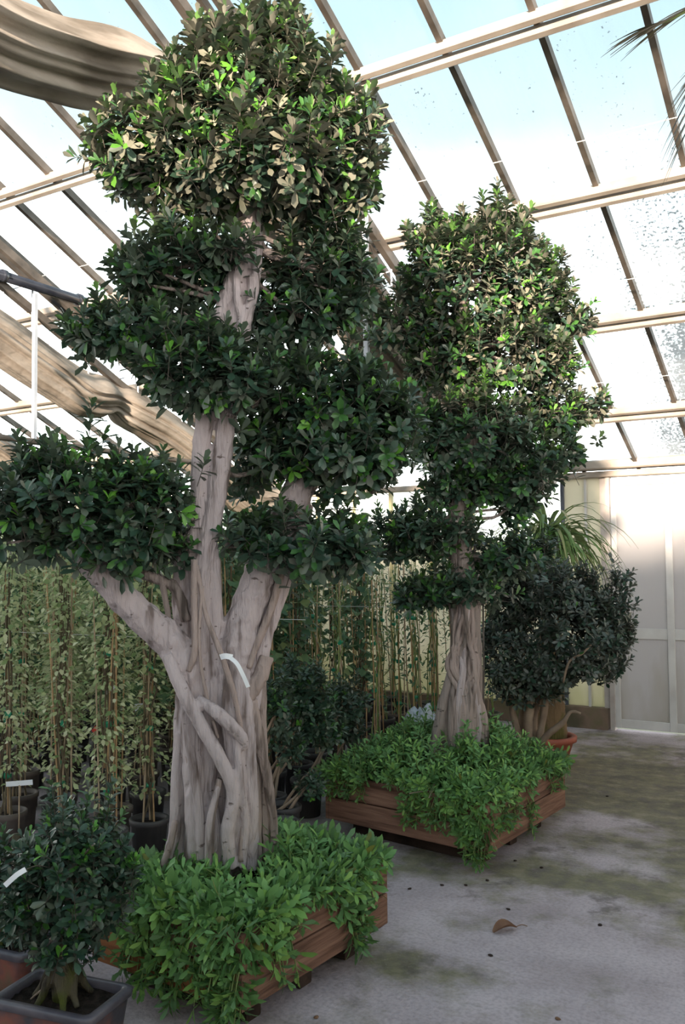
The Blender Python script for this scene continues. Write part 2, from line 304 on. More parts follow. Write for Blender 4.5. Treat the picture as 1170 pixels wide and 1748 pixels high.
def floormat():
    m_ = bpy.data.materials.new('mossy_concrete'); m_.use_nodes = True; t = m_.node_tree; b = t.nodes['Principled BSDF']
    b.inputs['Roughness'].default_value = .8; b.inputs['Specular IOR Level'].default_value = .3
    g = nd(t, 'ShaderNodeNewGeometry'); P = g.outputs['Position']
    def noise(sc, det=4, rough=.55):
        n = nd(t, 'ShaderNodeTexNoise'); n.inputs['Scale'].default_value = sc; n.inputs['Detail'].default_value = det; n.inputs['Roughness'].default_value = rough
        t.links.new(P, n.inputs['Vector']); return n.outputs['Fac']
    def ramp(src, stops):
        r = nd(t, 'ShaderNodeValToRGB'); el = r.color_ramp.elements
        for i, (p, c) in enumerate(stops):
            q = el[i] if i < 2 else el.new(p)
            q.position = p; q.color = (*c, 1)
        t.links.new(src, r.inputs[0]); return r.outputs[0]
    def mth(op, a, b_):
        n = nd(t, 'ShaderNodeMath', operation=op)
        for i, s in enumerate((a, b_)):
            if hasattr(s, 'links'): t.links.new(s, n.inputs[i])
            else: n.inputs[i].default_value = s
        return n.outputs[0]
    def mix(f, a, b_):
        n = nd(t, 'ShaderNodeMix', data_type='RGBA'); t.links.new(f, n.inputs[0])
        for i, s in ((6, a), (7, b_)):
            if hasattr(s, 'links'): t.links.new(s, n.inputs[i])
            else: n.inputs[i].default_value = (*s, 1)
        return n.outputs[2]
    def spot(cx, cy, r0, r1, amp):           # a patch of damp where moss settles
        d = nd(t, 'ShaderNodeVectorMath', operation='DISTANCE'); mp = nd(t, 'ShaderNodeMapping'); mp.inputs['Scale'].default_value = (1, 1, 0); t.links.new(P, mp.inputs[0])
        t.links.new(mp.outputs[0], d.inputs[0]); d.inputs[1].default_value = (cx, cy, 0)
        r = nd(t, 'ShaderNodeMapRange'); t.links.new(d.outputs['Value'], r.inputs[0]); r.inputs[1].default_value = r0; r.inputs[2].default_value = r1; r.inputs[3].default_value = amp; r.inputs[4].default_value = 0
        return r.outputs[0]
    base = ramp(noise(2.3, 6), [(.3, (.35, .285, .295)), (.5, (.45, .375, .395)), (.7, (.53, .45, .47))])
    base = mix(ramp(noise(60, 3), [(.42, (0, 0, 0)), (.7, (.35, .35, .35))]), base, (.16, .14, .13))
    bias = mth('ADD', spot(-1.55, 4.55, .1, 1.0, .17), spot(-1.75, 3.35, .05, .5, .20))
    bias = mth('ADD', bias, spot(-1.6, 6.6, .2, 1.5, .30)); bias = mth('ADD', bias, spot(-1.0, 5.2, .2, 1.2, .15))
    bias = mth('ADD', bias, spot(-2.0, 7.9, .3, 1.5, .10))
    bias = mth('SUBTRACT', bias, spot(-1.5, 5.65, .05, .45, .22)); bias = mth('SUBTRACT', bias, spot(-1.35, 4.95, .02, .4, .22)); bias = mth('SUBTRACT', bias, spot(-1.5, 3.75, .2, .9, .10))
    mo = mth('ADD', noise(1.9, 8, .65), bias)
    f1 = ramp(mo, [(.51, (0, 0, 0)), (.68, (.78, .78, .78))])
    mossc = ramp(noise(9, 5), [(.35, (.075, .065, .035)), (.55, (.145, .14, .05)), (.7, (.24, .21, .12))])
    col = mix(f1, base, mossc)
    f2 = ramp(mth('ADD', noise(3.1, 8, .7), mth('MULTIPLY', bias, .35)), [(.60, (0, 0, 0)), (.70, (.7, .7, .7))])
    col = mix(f2, col, (.10, .085, .07))
    grit = ramp(noise(110, 2), [(.68, (0, 0, 0)), (.74, (1, 1, 1))]); grit = mth('MULTIPLY', grit, f1)
    col = mix(grit, col, (.42, .40, .36))
    t.links.new(col, b.inputs['Base Color'])
    bp = nd(t, 'ShaderNodeBump'); bp.inputs['Strength'].default_value = .35; bp.inputs['Distance'].default_value = .02
    t.links.new(mth('ADD', noise(35, 6), mth('MULTIPLY', f1, .4)), bp.inputs['Height']); t.links.new(bp.outputs[0], b.inputs['Normal'])
    return m_
M['floor'] = floormat()

# ------------------------------------------------------------------ the setting
YW = 8.68; ZE = 2.53; SL = .4562; XL, XR, YF = -14.0, 3.6, -6.0
roofz = lambda y: ZE+SL*(YW-y)
tag(MB().box((XL, YF, -.12), (XR, YW+.05, 0)).build('floor', M['floor']), kind='structure')
tag(MB().box((-60, -60, -.3), (60, 80, -.13)).build('ground', M['outside']), kind='structure')
# far wall: plinth, posts, sheets
wb = empty('wall_back', (0, YW, 0), kind='structure')
MB().box((XL, YW-.09, 0), (-2.31, YW+.06, .20)).build('plinth', M['plinth'], wb)
xs = [-2.32, -2.49, -2.72]+[-2.72-.48*k for k in range(1, 24)]
for k, xx in enumerate(xs):
    p = M['post'] if k == 0 else M['alu'] if k == 1 else M['dark_post'] if k == 2 else M['yellow_post']
    wd = (.055, .02, .03)[k] if k < 3 else .03
    MB().box((xx-wd/2, YW-.035, .2), (xx+wd/2, YW+.03, ZE-.12)).build('post', p, wb)
    if k: 
        x0, x1 = xx+wd/2, xs[k-1]-.02
        if k < 3: MB().box((x0, YW, .2), (x1, YW+.008, ZE-.12)).build('panel', M['wall_sheet'], wb)
        else:
            MB().box((x0, YW, .2), (x1, YW+.008, 1.78)).build('panel', M['wall_sheet'], wb)
            MB().box((x0, YW, 1.80), (x1, YW+.008, ZE-.16)).build('pane', M['clear'], wb)
MB().box((XL, YW-.02, 1.77), (-2.74, YW+.03, 1.80)).build('rail', M['yellow_post'], wb)
for a, b in ((-1.17, XR),):
    MB().box((a, YW, 0), (b, YW+.01, ZE-.12)).build('panel', M['door_sheet'], wb)
# door of frosted sheets
dr = empty('door_1', (-2.24, YW-.03, 0), kind='structure')
for xx, wd in ((-2.215, .05), (-1.72, .065), (-1.21, .05)):
    MB().box((xx-wd/2, YW-.06, .03), (xx+wd/2, YW-.015, 2.38), .004).build('stile', M['alu'], dr)
for z0, z1 in ((.03, .11), (.865, .965), (2.31, 2.38)):
    for a, b in ((-2.19, -1.753), (-1.687, -1.235)):
        MB().box((a, YW-.055, z0), (b, YW-.02, z1), .004).build('rail', M['alu'], dr)
for z0, z1 in ((.11, .865), (.965, 2.31)):
    for a, b in ((-2.19, -1.753), (-1.687, -1.235)):
        MB().box((a, YW-.042, z0), (b, YW-.034, z1)).build('panel', M['door_sheet'], dr)
MB().box((-2.29, YW-.06, 0), (-2.25, YW+.03, 2.41)).build('jamb', M['post'], dr)
# eaves beam over wall and door
tr = empty('trim_1', (0, YW, ZE), kind='structure')
MB().box((-2.78, YW-.13, ZE-.06), (XR, YW+.05, ZE+.03), .012).build('gutter_beam', M['cream'], tr)
MB().box((-2.78, YW-.085, ZE-.135), (XR, YW+.03, ZE-.075), .008).build('header_beam', M['cream'], tr)
MB().box((XL, YW-.06, ZE-.17), (-2.79, YW+.05, ZE-.11), .008).build('header_beam', M['cream'], tr)
MB().box((-2.82, YW-.16, ZE-.14), (-2.74, YW-.04, ZE+.05), .01).build('bracket', M['post'], tr)
# the walls outside the frame
tag(MB().box((XL-.05, YF, 0), (XL, YW, 2.2)).build('wall_left', M['wall_sheet']), kind='structure')
tag(MB().box((XR, YF, 0), (XR+.05, YW, 2.5)).build('wall_right', M['wall_sheet']), kind='structure')
tag(MB().box((XL, YF-.1, 0), (XR, YF, 4.95)).build('wall_front_sunblock', M['opaque']), kind='structure')  # unseen wall, added and sized to shade the lower room from the sun
# roof
ce = empty('ceiling', (0, YW, ZE), kind='structure')
BAR0, BS = -2.505, .521
PUR = [4.41, 5.54, 6.67, 7.79]
sv = V(0, -1, SL); sv /= np.linalg.norm(sv); nv = V(0, SL, 1); nv /= np.linalg.norm(nv)
rows = [YW, 7.79, 6.67, 5.54, 4.41, 3.28]
bx = [BAR0+BS*k for k in range(-22, 12)]
for xx in bx:
    a = V(xx, YW+.05, roofz(YW+.05)); b = V(xx, YF, roofz(YF))
    MB().bar(a-nv*.035, b-nv*.035, .034, .055, nv).build('glazing_bar', M['galv'], ce)
pm = {}
for r in range(5):
    y1, y0 = rows[r], rows[r+1]; L = (y1-y0)/abs(sv[1])
    q = MB().obox((0, 0, 0), (BS-.03, L+.03, .005), np.stack([V(1, 0, 0), sv, nv], 1)); pm[r] = q.mesh('pane'); pm[r].materials.append(M['pane'])
    for xx in bx[:-1]:
        o = link('pane', pm[r], None, ce); ym = (y1+y0)/2
        o.location = V(xx+BS/2, ym, roofz(ym))+nv*(.004 if r % 2 else .0)-np.array(ce.location)
gl = MB()
for xx in bx[:-1]:
    ym = (3.28+YF)/2; gl.obox(V(xx+BS/2, ym, roofz(ym)), (BS-.03, (3.28-YF)/abs(sv[1]), .005), np.stack([V(1, 0, 0), sv, nv], 1))
tag(gl.build('glazing', M['pane'], ce), kind='stuff')
for y in PUR+[3.28, 1.6, 0, -2, -4]:
    z = roofz(y); q = MB()
    q.obox(V((XL+XR)/2, y, z)-nv*.075-sv*(-.03), (XR-XL, .045, .075), np.stack([V(1, 0, 0), sv, nv], 1), .008)
    q.obox(V((XL+XR)/2, y, z)-nv*.10-sv*(.04), (XR-XL, .045, .07), np.stack([V(1, 0, 0), sv, nv], 1), .008)
    if y != 3.28: q.build('purlin', M['cream'], ce)
# trusses under the roof
def rod(mb, p, q, r=.006): mb.tube([p, q], r, 6)
for X in (-2.95, -6.02, -9.1):
    t1 = MB().bar(V(X, 8.5, roofz(8.5))-nv*.17, V(X, -1, roofz(-1))-nv*.17, .045, .07, nv).build('truss_chord', M['galv'], ce)
    MB().bar(V(X-.10, 8.5, roofz(8.5))-nv*.17, V(X-.10, -1, roofz(-1))-nv*.17, .03, .05, nv).build('truss_chord', M['galv'], ce)
    MB().bar(V(X-.04, 8.4, roofz(8.4))-nv*.42, V(X-.04, 0, roofz(0))-nv*.42, .045, .06, nv).build('truss_chord', M['galv'], ce)
    for k in range(8):
        y = 3.2+k*.62; q = MB()
        a = V(X-.02, y, roofz(y))-nv*.19; rod(q, a, a-V(0, 0, .42), .008); rod(q, a-V(0, -.06, 0), a+V(-.55, -.1, -.12), .006)
        q.build('tie_rod', M['white_steel'], ce)
    MB().tube([V(X+.22, 8.55, 2.60), V(X+.22, 4.2, 2.60)], .025, 10).build('tie_beam', M['galv'], ce)
    MB().box((X+.20, 4.80, 2.60), (X+.230, 4.83, 3.80)).build('truss_post', M['white_steel'], ce)
# thin wires stretched under the panes
for y, dz in ((5.05, .14), (6.2, .12), (7.3, .10)):
    MB().tube([V(-9, y, roofz(y)-dz), V(1, y+.02, roofz(y)-dz)], .003, 5).build('wire', M['string'], ce)

# ------------------------------------------------------------------ shade cloths, roller tube
def swag(X, pts, wid, hgt, label, kink=None, seed=0):
    r_ = np.random.default_rng(seed); n = 96; th = np.arange(n)*2*np.pi/n
    p = np.array([(X, a, b) for a, b in pts]); sc = np.ones(len(p)); P, S = spline(p, sc, 10)
    ph = r_.uniform(0, 6.28, 4); v = []; N = len(P)
    t = np.gradient(P, axis=0); t /= np.linalg.norm(t, axis=1)[:, None]
    for i in range(N):
        u = np.cross(V(1, 0, 0), t[i]); s = i/N
        k = 1.0
        if kink is not None: k = 1-.28*math.exp(-((P[i, 1]-kink)/.10)**2)
        # upper sheet hangs straight, gathered pleats roll up along the lower edge
        low = (np.sin(th) < 0)
        a = wid*np.cos(th)*(1+.08*np.sin(3*th+ph[0]+s*3)); b = hgt*.5*np.sin(th)
        fold = .13*np.sin(11*th+ph[1]+s*3)+.10*np.sin(19*th+ph[2]-s*3)+.05*np.sin(31*th+ph[3]+s*6)
        fold = np.where(low, fold, fold*.15)
        a = a*(1+fold)*np.where(low, 1.15, .42+.5*np.cos(th)**4); b = b*(1+fold*.8)+.02*hgt*np.sin(s*40+ph[3])*low
        v.append(P[i]+(a*k)[:, None]*V(1, 0, 0)+(b*k)[:, None]*u)
    f = [(i*n+j, (i+1)*n+j, (i+1)*n+(j+1) % n, i*n+(j+1) % n) for i in range(N-1) for j in range(n)]
    o = MB().add(np.concatenate(v), f+[tuple(range(n)), tuple(range(N*n-1, (N-1)*n-1, -1))]).build('shade_cloth', M['fabric'], None, True)
    return tag(o, label, 'shade cloth', 'gathered shade cloths under the glass')
swag(-2.98, [(.9, 4.15), (1.5, 3.86), (2.1, 3.76), (2.6, 3.83), (3.1, 3.98), (3.8, 3.93), (4.6, 3.62), (5.2, 3.30), (5.9, 2.97), (6.8, 2.74), (7.7, 2.52), (8.5, 2.36)], .15, .34, 'gathered grey beige shade cloth passing behind the big crowned tree', None, 3)
swag(-6.08, [(3.4, 3.95), (4.1, 3.66), (4.67, 3.49), (5.27, 3.25), (5.6, 3.15), (5.95, 3.14), (6.4, 3.02), (7.03, 2.80), (7.6, 2.52), (8.0, 2.34), (8.5, 2.40)], .17, .38, 'sagging beige shade cloth bundle crossing the white post at left', 5.95, 5)
swag(-9.2, [(5.6, 3.55), (6.6, 3.25), (7.3, 2.95), (7.9, 2.75), (8.5, 2.55)], .16, .34, 'farthest dark shade cloth bundle at the left edge above the climbers', None, 8)
q = MB().tube([V(-6.0, 4.2, 3.94), V(-6.0, 6.6, 3.93)], .042, 14)
rt = q.build('roller_tube', M['black_tube'], None, True); tag(rt, 'glossy black roller tube under the roof at upper left', 'tube')
for y in (4.66, 5.45): MB().tube([V(-6.0, y-.02, 3.94), V(-6.0, y+.02, 3.94)], .05, 14).build('collar', M['black_tube'], rt, True)

# ------------------------------------------------------------------ foliage tools
def unit(a): return a/(np.linalg.norm(a, axis=-1, keepdims=True)+1e-9)
TRI = np.array([(0, 1, 4), (1, 2, 5), (1, 5, 4), (2, 3, 5), (0, 6, 1), (1, 6, 7), (1, 7, 2), (2, 7, 3)])
def leaves(P, D, N, L, Wd, droop=.12, fold=.25, prof=(.85, .95)):
    n = len(P); D = unit(D); S = unit(np.cross(D, N)); N = np.cross(S, D); L = L[:, None]; Wd = Wd[:, None]*.5
    dr = (np.ones(n)*droop)[:, None]
    sp_ = [P+D*L*t-N*dr*L*t*t for t in (0, .38, .77, 1)]
    out = [*sp_]
    for sg in (-1, 1):
        for k, i in ((0, 1), (1, 2)): out.append(sp_[i]+S*sg*Wd*prof[k]+N*fold*Wd*prof[k])
    v = np.stack(out, 1).reshape(-1, 3)
    f = (TRI[None]+np.arange(n)[:, None, None]*8).reshape(-1, 3)
    return v, f
def leaf_mesh(name, m_, wr, droop, fold, prof):
    v, f = leaves(V(0, 0, 0)[None], V(0, 1, 0)[None], V(0, 0, 1)[None], np.ones(1), np.ones(1)*wr, droop, fold, prof)
    me = raw_mesh(name, v, f); me.materials.append(m_); return me
_lm = {}
def leaf_parts(root, P, D, N, L, mi, mats, wr, droop, fold, prof, key):
    """singled-out leaves: one object each, sharing meshes"""
    D = unit(D); S = unit(np.cross(D, N)); N = np.cross(S, D); off = np.array(root.location)
    for i in range(len(P)):
        k = (key, int(mi[i]))
        if k not in _lm: _lm[k] = leaf_mesh('leaf', mats[int(mi[i])], wr, droop, fold, prof)
        o = bpy.data.objects.new('leaf', _lm[k]); C.objects.link(o); o.parent = root
        l = float(L[i]); p = P[i]-off
        o.matrix_local = Matrix([[S[i, a]*l, D[i, a]*l, N[i, a]*l, p[a]] for a in range(3)]+[[0, 0, 0, 1]])
def rosettes(T, A, k, L, spread=(25, 85), stem=.10, jit=.25, rs=rng):
    """k leaves spiralled along the last `stem` metres of every twig tip T pointing along A"""
    n = len(T); A = unit(A); ref = np.where(np.abs(A[:, 2:3]) > .9, V(1, 0, 0), V(0, 0, 1)); B = unit(np.cross(A, ref)); E_ = np.cross(A, B)
    i = np.arange(k)[None].repeat(n, 0); az = i*2.399+rs.uniform(0, 6.28, (n, 1))+rs.normal(0, .2, (n, k))
    t = i/(k-1.0); an = np.radians(spread[0]+(spread[1]-spread[0])*t**.8+rs.normal(0, 9, (n, k)))
    st = (np.ones(n)*stem)[:, None]
    pos = T[:, None]-A[:, None]*(st*t)[..., None]
    rad = np.cos(az)[..., None]*B[:, None]+np.sin(az)[..., None]*E_[:, None]
    D = A[:, None]*np.cos(an)[..., None]+rad*np.sin(an)[..., None]+rs.normal(0, jit*.3, (n, k, 3))
    N = A[:, None]*np.sin(an)[..., None]-rad*np.cos(an)[..., None]+rs.normal(0, jit*.4, (n, k, 3))+V(0, 0, .35)
    ln = L*(.62+.38*np.minimum(1, t*2.2))*rs.uniform(.8, 1.15, (n, k))
    return pos.reshape(-1, 3), D.reshape(-1, 3), N.reshape(-1, 3), ln.ravel(), t.ravel()
def cloud_tips(cl, dens, rs, inner=.5, low=.65, rough=.05, keep=.80, shoots=.30):
    """twig tips over a union of ellipsoids: cl = list of (centre, (ra, rb, rc)); axes: camera right, camera forward, up"""
    fx = unit(V(FW[0], FW[1], 0)); rx = V(fx[1], -fx[0], 0); Bm = np.stack([rx, fx, V(0, 0, 1)], 1)
    T, A = [], []
    for ci, (c, r) in enumerate(cl):
        r = np.array(r)*.90-.014; area = 4*np.pi*(((r[0]*r[1])**1.6+(r[0]*r[2])**1.6+(r[1]*r[2])**1.6)/3)**(1/1.6)
        for shell, dd in ((1.0, dens), (.74, dens*inner)):
            n = int(area*dd*shell**2); u = unit(rs.normal(size=(n, 3)))
            kp = rs.uniform(size=n) < np.where(u[:, 2] < -.15, low, 1.0); u = u[kp]
            bump_ = 1+.10*np.sin(u[:, 0]*5+ci)*np.sin(u[:, 1]*5+ci*2)+.06*np.sin(u[:, 2]*9+ci)
            q = u*r*shell*bump_[:, None]+unit(u/r)*np.abs(rs.normal(0, rough, (len(u), 1)))
            w_ = c+q@Bm.T; nn = unit(u/r)@Bm.T
            ok = np.ones(len(w_), bool)
            for cj, (c2, r2) in enumerate(cl):
                if cj == ci: continue
                ok &= np.linalg.norm(((w_-c2)@Bm)/(np.array(r2)*.90-.014), axis=1) > keep*shell
            T_ok = w_[ok]; a = nn[ok]*.75+V(0, 0, .75)+rs.normal(0, .28, (ok.sum(), 3))
            a = np.where(nn[ok][:, 2:3] < -.35, nn[ok]*V(1, 1, .3)+V(0, 0, .12)+rs.normal(0, .3, (ok.sum(), 3)), a); T.append(T_ok); A.append(a)
            if shoots and shell == 1.0:          # upright leading shoots: rosettes stacked one above the other
                up_ = (nn[ok][:, 2] > .2) & (rs.uniform(size=ok.sum()) < shoots); hgt = rs.uniform(.4, 1.6, up_.sum())[:, None]*(nn[ok][up_][:, 2:3])**2
                for st_ in (.05, .10):
                    T.append(T_ok[up_]+unit(a[up_]*.4+V(0, 0, 1))*st_*hgt); A.append(unit(a[up_]*.35+V(0, 0, 1)))
    return np.concatenate(T), unit(np.concatenate(A))
def foliage(root, T, A, k, L, wr, mats, pick, rs, key, droop=.10, fold=.3, prof=(.85, .95), singles=300, stem=.09, spread=(25, 88), twig_r=.0022, twig_mat=None):
    P, D, N, ln, t = rosettes(T, A, k, L, spread, stem, rs=rs)
    mi = pick(P, t, np.repeat(np.arange(len(T)), k), rs)
    dp = depth(P); face = np.abs(np.sum(unit(N)*unit(EYE-P), axis=1))
    cen = T.mean(0); out = np.sum(unit(P-EYE)*(P-cen), axis=1)
    score = ln/dp*(.4+.6*face)-.004*(out > -.02)
    order = np.argsort(-score); order = order[: singles*6:6] if singles else order[:0]
    sel = np.zeros(len(P), bool); sel[order] = True
    v, f = leaves(P[~sel], D[~sel], N[~sel], ln[~sel], ln[~sel]*wr, droop, fold, prof)
    me = raw_mesh('foliage', v-np.array(root.location), f, np.repeat(mi[~sel], 8))
    o = link('foliage', me, mats, root); tag(o, kind='stuff')
    leaf_parts(root, P[sel], D[sel], N[sel], ln[sel], mi[sel], mats, wr, droop, fold, prof, key)
    if twig_mat is not None:                # the twigs the leaves sit on: thin three-sided prisms
        n = len(T); a = T; b = T-A*stem*1.6; B = unit(np.cross(A, V(.3, .5, .8))); E_ = np.cross(A, B); vv = []
        for c in range(3): vv += [a+(B*math.cos(c*2.094)+E_*math.sin(c*2.094))*twig_r*.6, b+(B*math.cos(c*2.094)+E_*math.sin(c*2.094))*twig_r]
        vv = np.stack(vv, 1).reshape(-1, 3); ff = []
        for c in range(3): d = (c+1) % 3; ff += [(2*c, 2*c+1, 2*d+1), (2*c, 2*d+1, 2*d)]
        ff = (np.array(ff)[None]+np.arange(n)[:, None, None]*6).reshape(-1, 3)
        tag(link('twigs', raw_mesh('twigs', vv-np.array(root.location), ff), twig_mat, root), kind='stuff')
    return o
def fused(root, tubes, name, m_, voxel=.010, smooth=3):
    """several stems grown together into one continuous trunk surface"""
    mb = MB()
    for pts, rad in tubes: mb.tube(pts, rad, 14, wob=.06, sub=6)
    me = mb.mesh('tmp'); o = bpy.data.objects.new('tmp', me); C.objects.link(o)
    r = o.modifiers.new('r', 'REMESH'); r.mode = 'VOXEL'; r.voxel_size = voxel
    s = o.modifiers.new('s', 'SMOOTH'); s.iterations = smooth; s.factor = .5
    dg = bpy.context.evaluated_depsgraph_get(); dg.update()
    out = bpy.data.meshes.new_from_object(o.evaluated_get(dg)); bpy.data.objects.remove(o)
    co = np.zeros(len(out.vertices)*3); out.vertices.foreach_get('co', co); co = co.reshape(-1, 3)-np.array(root.location)
    out.vertices.foreach_set('co', co.astype(np.float32).ravel()); out.name = name; out.materials.clear()
    return link(name, out, m_, root, True)
def pxt(lst, d0): return np.array([atD(x, y, d0+dd) for x, y, dd, r in lst]), np.array([r/FPX*(d0+dd) for x, y, dd, r in lst])
def blobs(lst, d0, fr=.85): return [(atD(x, y, d0+dd), (rx/FPX*(d0+dd), rx/FPX*(d0+dd)*fr, ry/FPX*(d0+dd))) for x, y, rx, ry, dd in lst]
def limbs(root, pairs, m_, name='branch'):
    for pts, rad in pairs: MB().tube(pts, rad, 7, wob=.08, sub=5).build(name, m_, root, True)
def auto_branches(root, starts, cl, m_, rs, per=3, r0=.014):
    """boughs that carry every leaf cloud, from the nearest trunk point"""
    S = np.array(starts)
    for c, r in cl:
        s = S[np.argmin(np.linalg.norm(S-c, axis=1))]
        for j in range(per):
            e_ = c+rs.normal(0, .38, 3)*np.array([r[0], r[0], r[2]]); mid = (s+e_)/2+V(0, 0, -.02)+rs.normal(0, .02, 3)
            MB().tube([s, mid, e_], [r0, r0*.7, r0*.35], 6, sub=4).build('branch', m_, root, True)
def ficus_pick(new=.10, mid=.22, dust=0., zlit=99):
    def f(P, t, tw, rs):
        n = len(P); u = rs.uniform(size=n); ut = rs.uniform(size=tw.max()+1)[tw]; mi = np.zeros(n, int)
        mi[(u < mid) & (t < .45)] = 1; nw = np.where(P[:, 2] > zlit, new*1.3, new*.55); mi[(t < .35) & (ut < nw)] = 2; mi[(t < .5) & (ut < nw*2.4) & (mi == 0)] = 1  # bright leaves made commoner above zlit to imitate the sunlit upper crown
        if dust: mi[(rs.uniform(size=n) < dust) & (mi != 2) & (P[:, 2] > zlit)] = 3  # pale dusty leaves only above the sun line, painting in its light
        return mi
    return f
FM = [M['lf_dark'], M['lf_mid'], M['lf_new'], M['lf_dust_sunlit']]

# ------------------------------------------------------------------ planters
def planter(F, R, L, z0, z1, label):
    F, R, L = V(*F, 0), V(*R, 0), V(*L, 0); B = R+L-F; c = (F+R+L+B)/4
    root = empty('wooden_planter', (*c[:2], 0), label, 'planter', 'wooden planters'); hb = (z1-z0)/2
    for si, (a, b) in enumerate(((F, R), (F, L), (L, B), (R, B))):
        d = unit(b-a); nrm = V(d[1], -d[0], 0); nrm *= np.sign(nrm@(c-a))
        for k in range(2):
            za = z0+k*hb+.004; zb = z0+(k+1)*hb-.003; e0 = 0 if si in (0, 2) else .024
            p = a+d*e0+nrm*.011+rng.uniform(-.002, .002)*nrm; q_ = b-d*e0+nrm*.011
            MB().bar(p+V(0, 0, (za+zb)/2), q_+V(0, 0, (za+zb)/2), .022, zb-za, bev=.003).build('board', M['wood_orange'] if si == 1 and k == 0 and F[1] < 3 else M['wood'], root)
    for a in (F, R, L, B):
        p = a+(c-a)*.075; MB().box((p[0]-.022, p[1]-.022, z0), (p[0]+.022, p[1]+.022, z1-.004), .004).build('corner_post', M['wood_dark'], root)
    for s in (.17, .5, .83):
        p = F+(R-F)*s; q_ = L+(B-L)*s; p, q_ = p+(q_-p)*.07, q_+(p-q_)*.07; MB().bar(p+V(0, 0, z0/2)+unit(q_-p)*.03, q_+V(0, 0, z0/2)-unit(q_-p)*.03, .08, z0-.002, bev=.005).build('skid', M['wood_dark'], root)
    sb = bmesh.new(); n = 14; vs_ = [[sb.verts.new(tuple((F+(R-F)*(.03+.94*i/n)+(L-F)*(.03+.94*j/n)+V(0, 0, z1-.05+rng.uniform(-.012, .012)-0))-np.array(root.location))) for j in range(n+1)] for i in range(n+1)]
    lo_ = [[sb.verts.new(tuple((F+(R-F)*(.03+.94*i)+(L-F)*(.03+.94*j)+V(0, 0, z0+.005))-np.array(root.location))) for j in (0, 1)] for i in (0, 1)]
    for i in range(n):
        for j in range(n): sb.faces.new((vs_[i][j], vs_[i+1][j], vs_[i+1][j+1], vs_[i][j+1]))
    sb.faces.new((lo_[0][0], lo_[0][1], lo_[1][1], lo_[1][0]))
    me = bpy.data.meshes.new('soil'); sb.to_mesh(me); sb.free(); link('soil', me, M['soil'], root, True)
    return root, F, R, L, B, c
P1 = planter((-1.93, 2.49), (-1.86, 3.40), (-2.69, 2.53), .10, .365, 'nearer wooden planter box on skids, around the big foreground tree')
P2 = planter((-1.82, 4.42), (-1.75, 5.50), (-2.91, 4.57), .10, .37, 'farther wooden planter box on skids, toward the door')

def groundcover(pl_, zt, n_top, drapes, L, label, seed, hgt, gap=None):
    root0, F, R, L_, B, c = pl_; rs = np.random.default_rng(seed)
    root = empty('groundcover', (c[0], c[1], zt-.05), label, 'plants', 'herb groundcover in the planters')
    T, A, S0 = [], [], []
    for i in range(n_top):
        a, b = rs.uniform(.04, .96, 2); p = F+(R-F)*a+(L_-F)*b
        if gap is not None and gap(a, b, rs): continue
        if np.hypot(*(p-c)[:2]) < .14: continue
        ctr = np.exp(-((a-.5)**2+(b-.5)**2)/.18)
        h = hgt*(.45+.65*rs.uniform())*(.42+.78*np.exp(-((a-.55)**2+(b-.5)**2)/.13)); d = V(rs.normal(0, .3), rs.normal(0, .3), 1); d[:2] += (p-c)[:2]*.25
        d = unit(d); T.append(p+V(0, 0, zt-.05)+d*h); A.append(unit(d+rs.normal(0, .2, 3))); S0.append(p+V(0, 0, zt-.05))
    edges = {'right': (F, R), 'left': (F, L_), 'back': (L_, B), 'far': (R, B)}
    for (e_, s0, s1, mx, n) in drapes:
        a, b = edges[e_]; d = unit(b-a); ou = V(d[1], -d[0], 0); ou *= -np.sign(ou@(c-a))
        for i in range(n):
            s = rs.uniform(s0, s1); drop = mx*rs.uniform(.02, 1)
            p = a+(b-a)*s; o_ = .012+.055*rs.uniform()**1.3*(1-.4*drop/mx)
            T.append(p+ou*o_+V(0, 0, max(zt+.05-drop*1.1, .05))); A.append(unit(ou*.55+d*rs.normal(0, .35)+V(0, 0, .45-1.5*drop/mx))); S0.append(p-ou*.04+V(0, 0, zt-.02))
    T, A, S0 = np.array(T), np.array(A), np.array(S0)
    st = MB()
    for a, b, d in zip(S0, T, A): st.tube([a, (a+b)/2+d*(-.01)+V(0, 0, .03), b-d*.01], [.0035, .003, .002], 4, sub=2, cap=False)
    tag(st.build('stems', M['gstem'], root, True), kind='stuff')
    def pick(P, t, tw, rs_):
        u = rs_.uniform(size=len(P)); ut = rs_.uniform(size=tw.max()+1)[tw]; mi = np.zeros(len(P), int); mi[((ut < .35) & (t < .5)) | (u < .12)] = 1; mi[(u > .965) & (t > .5)] = 2; return mi
    foliage(root, T, A, 13, L, .34, [M['gc'], M['gc_new'], M['gc_old']], pick, rs, 'gc%d' % seed, .22, .22, (.75, .92), 300, L*1.5, (22, 105))
    return root
groundcover(P1, .365, 560, [('left', 0, .16, .36, 40), ('left', .1, .78, .34, 75), ('right', .14, .30, .30, 15), ('right', .58, .82, .32, 26), ('left', 0, 1, .06, 30), ('right', 0, 1, .07, 40), ('back', 0, 1, .12, 40), ('far', 0, 1, .1, 40)], .080, 'leafy green herb carpet spilling over the nearer planter', 11, .19)
gap2 = lambda a, b, rs: (.42 < b < .62 and a < .55 and rs.uniform() < .75) or (a < .12 and b < .12)
g2 = groundcover(P2, .37, 1250, [('left', 0, .16, .36, 60), ('left', .14, .46, .22, 55), ('left', .74, .97, .16, 30), ('right', .08, .34, .22, 30), ('right', .46, .54, .32, 10), ('right', .75, 1, .16, 22), ('left', 0, 1, .05, 40), ('right', 0, 1, .05, 40), ('back', 0, 1, .1, 60), ('far', 0, 1, .1, 60)], .060, 'finer leafy green herb carpet spilling over the farther planter', 12, .33, gap2)
q = MB(); rs = np.random.default_rng(5)
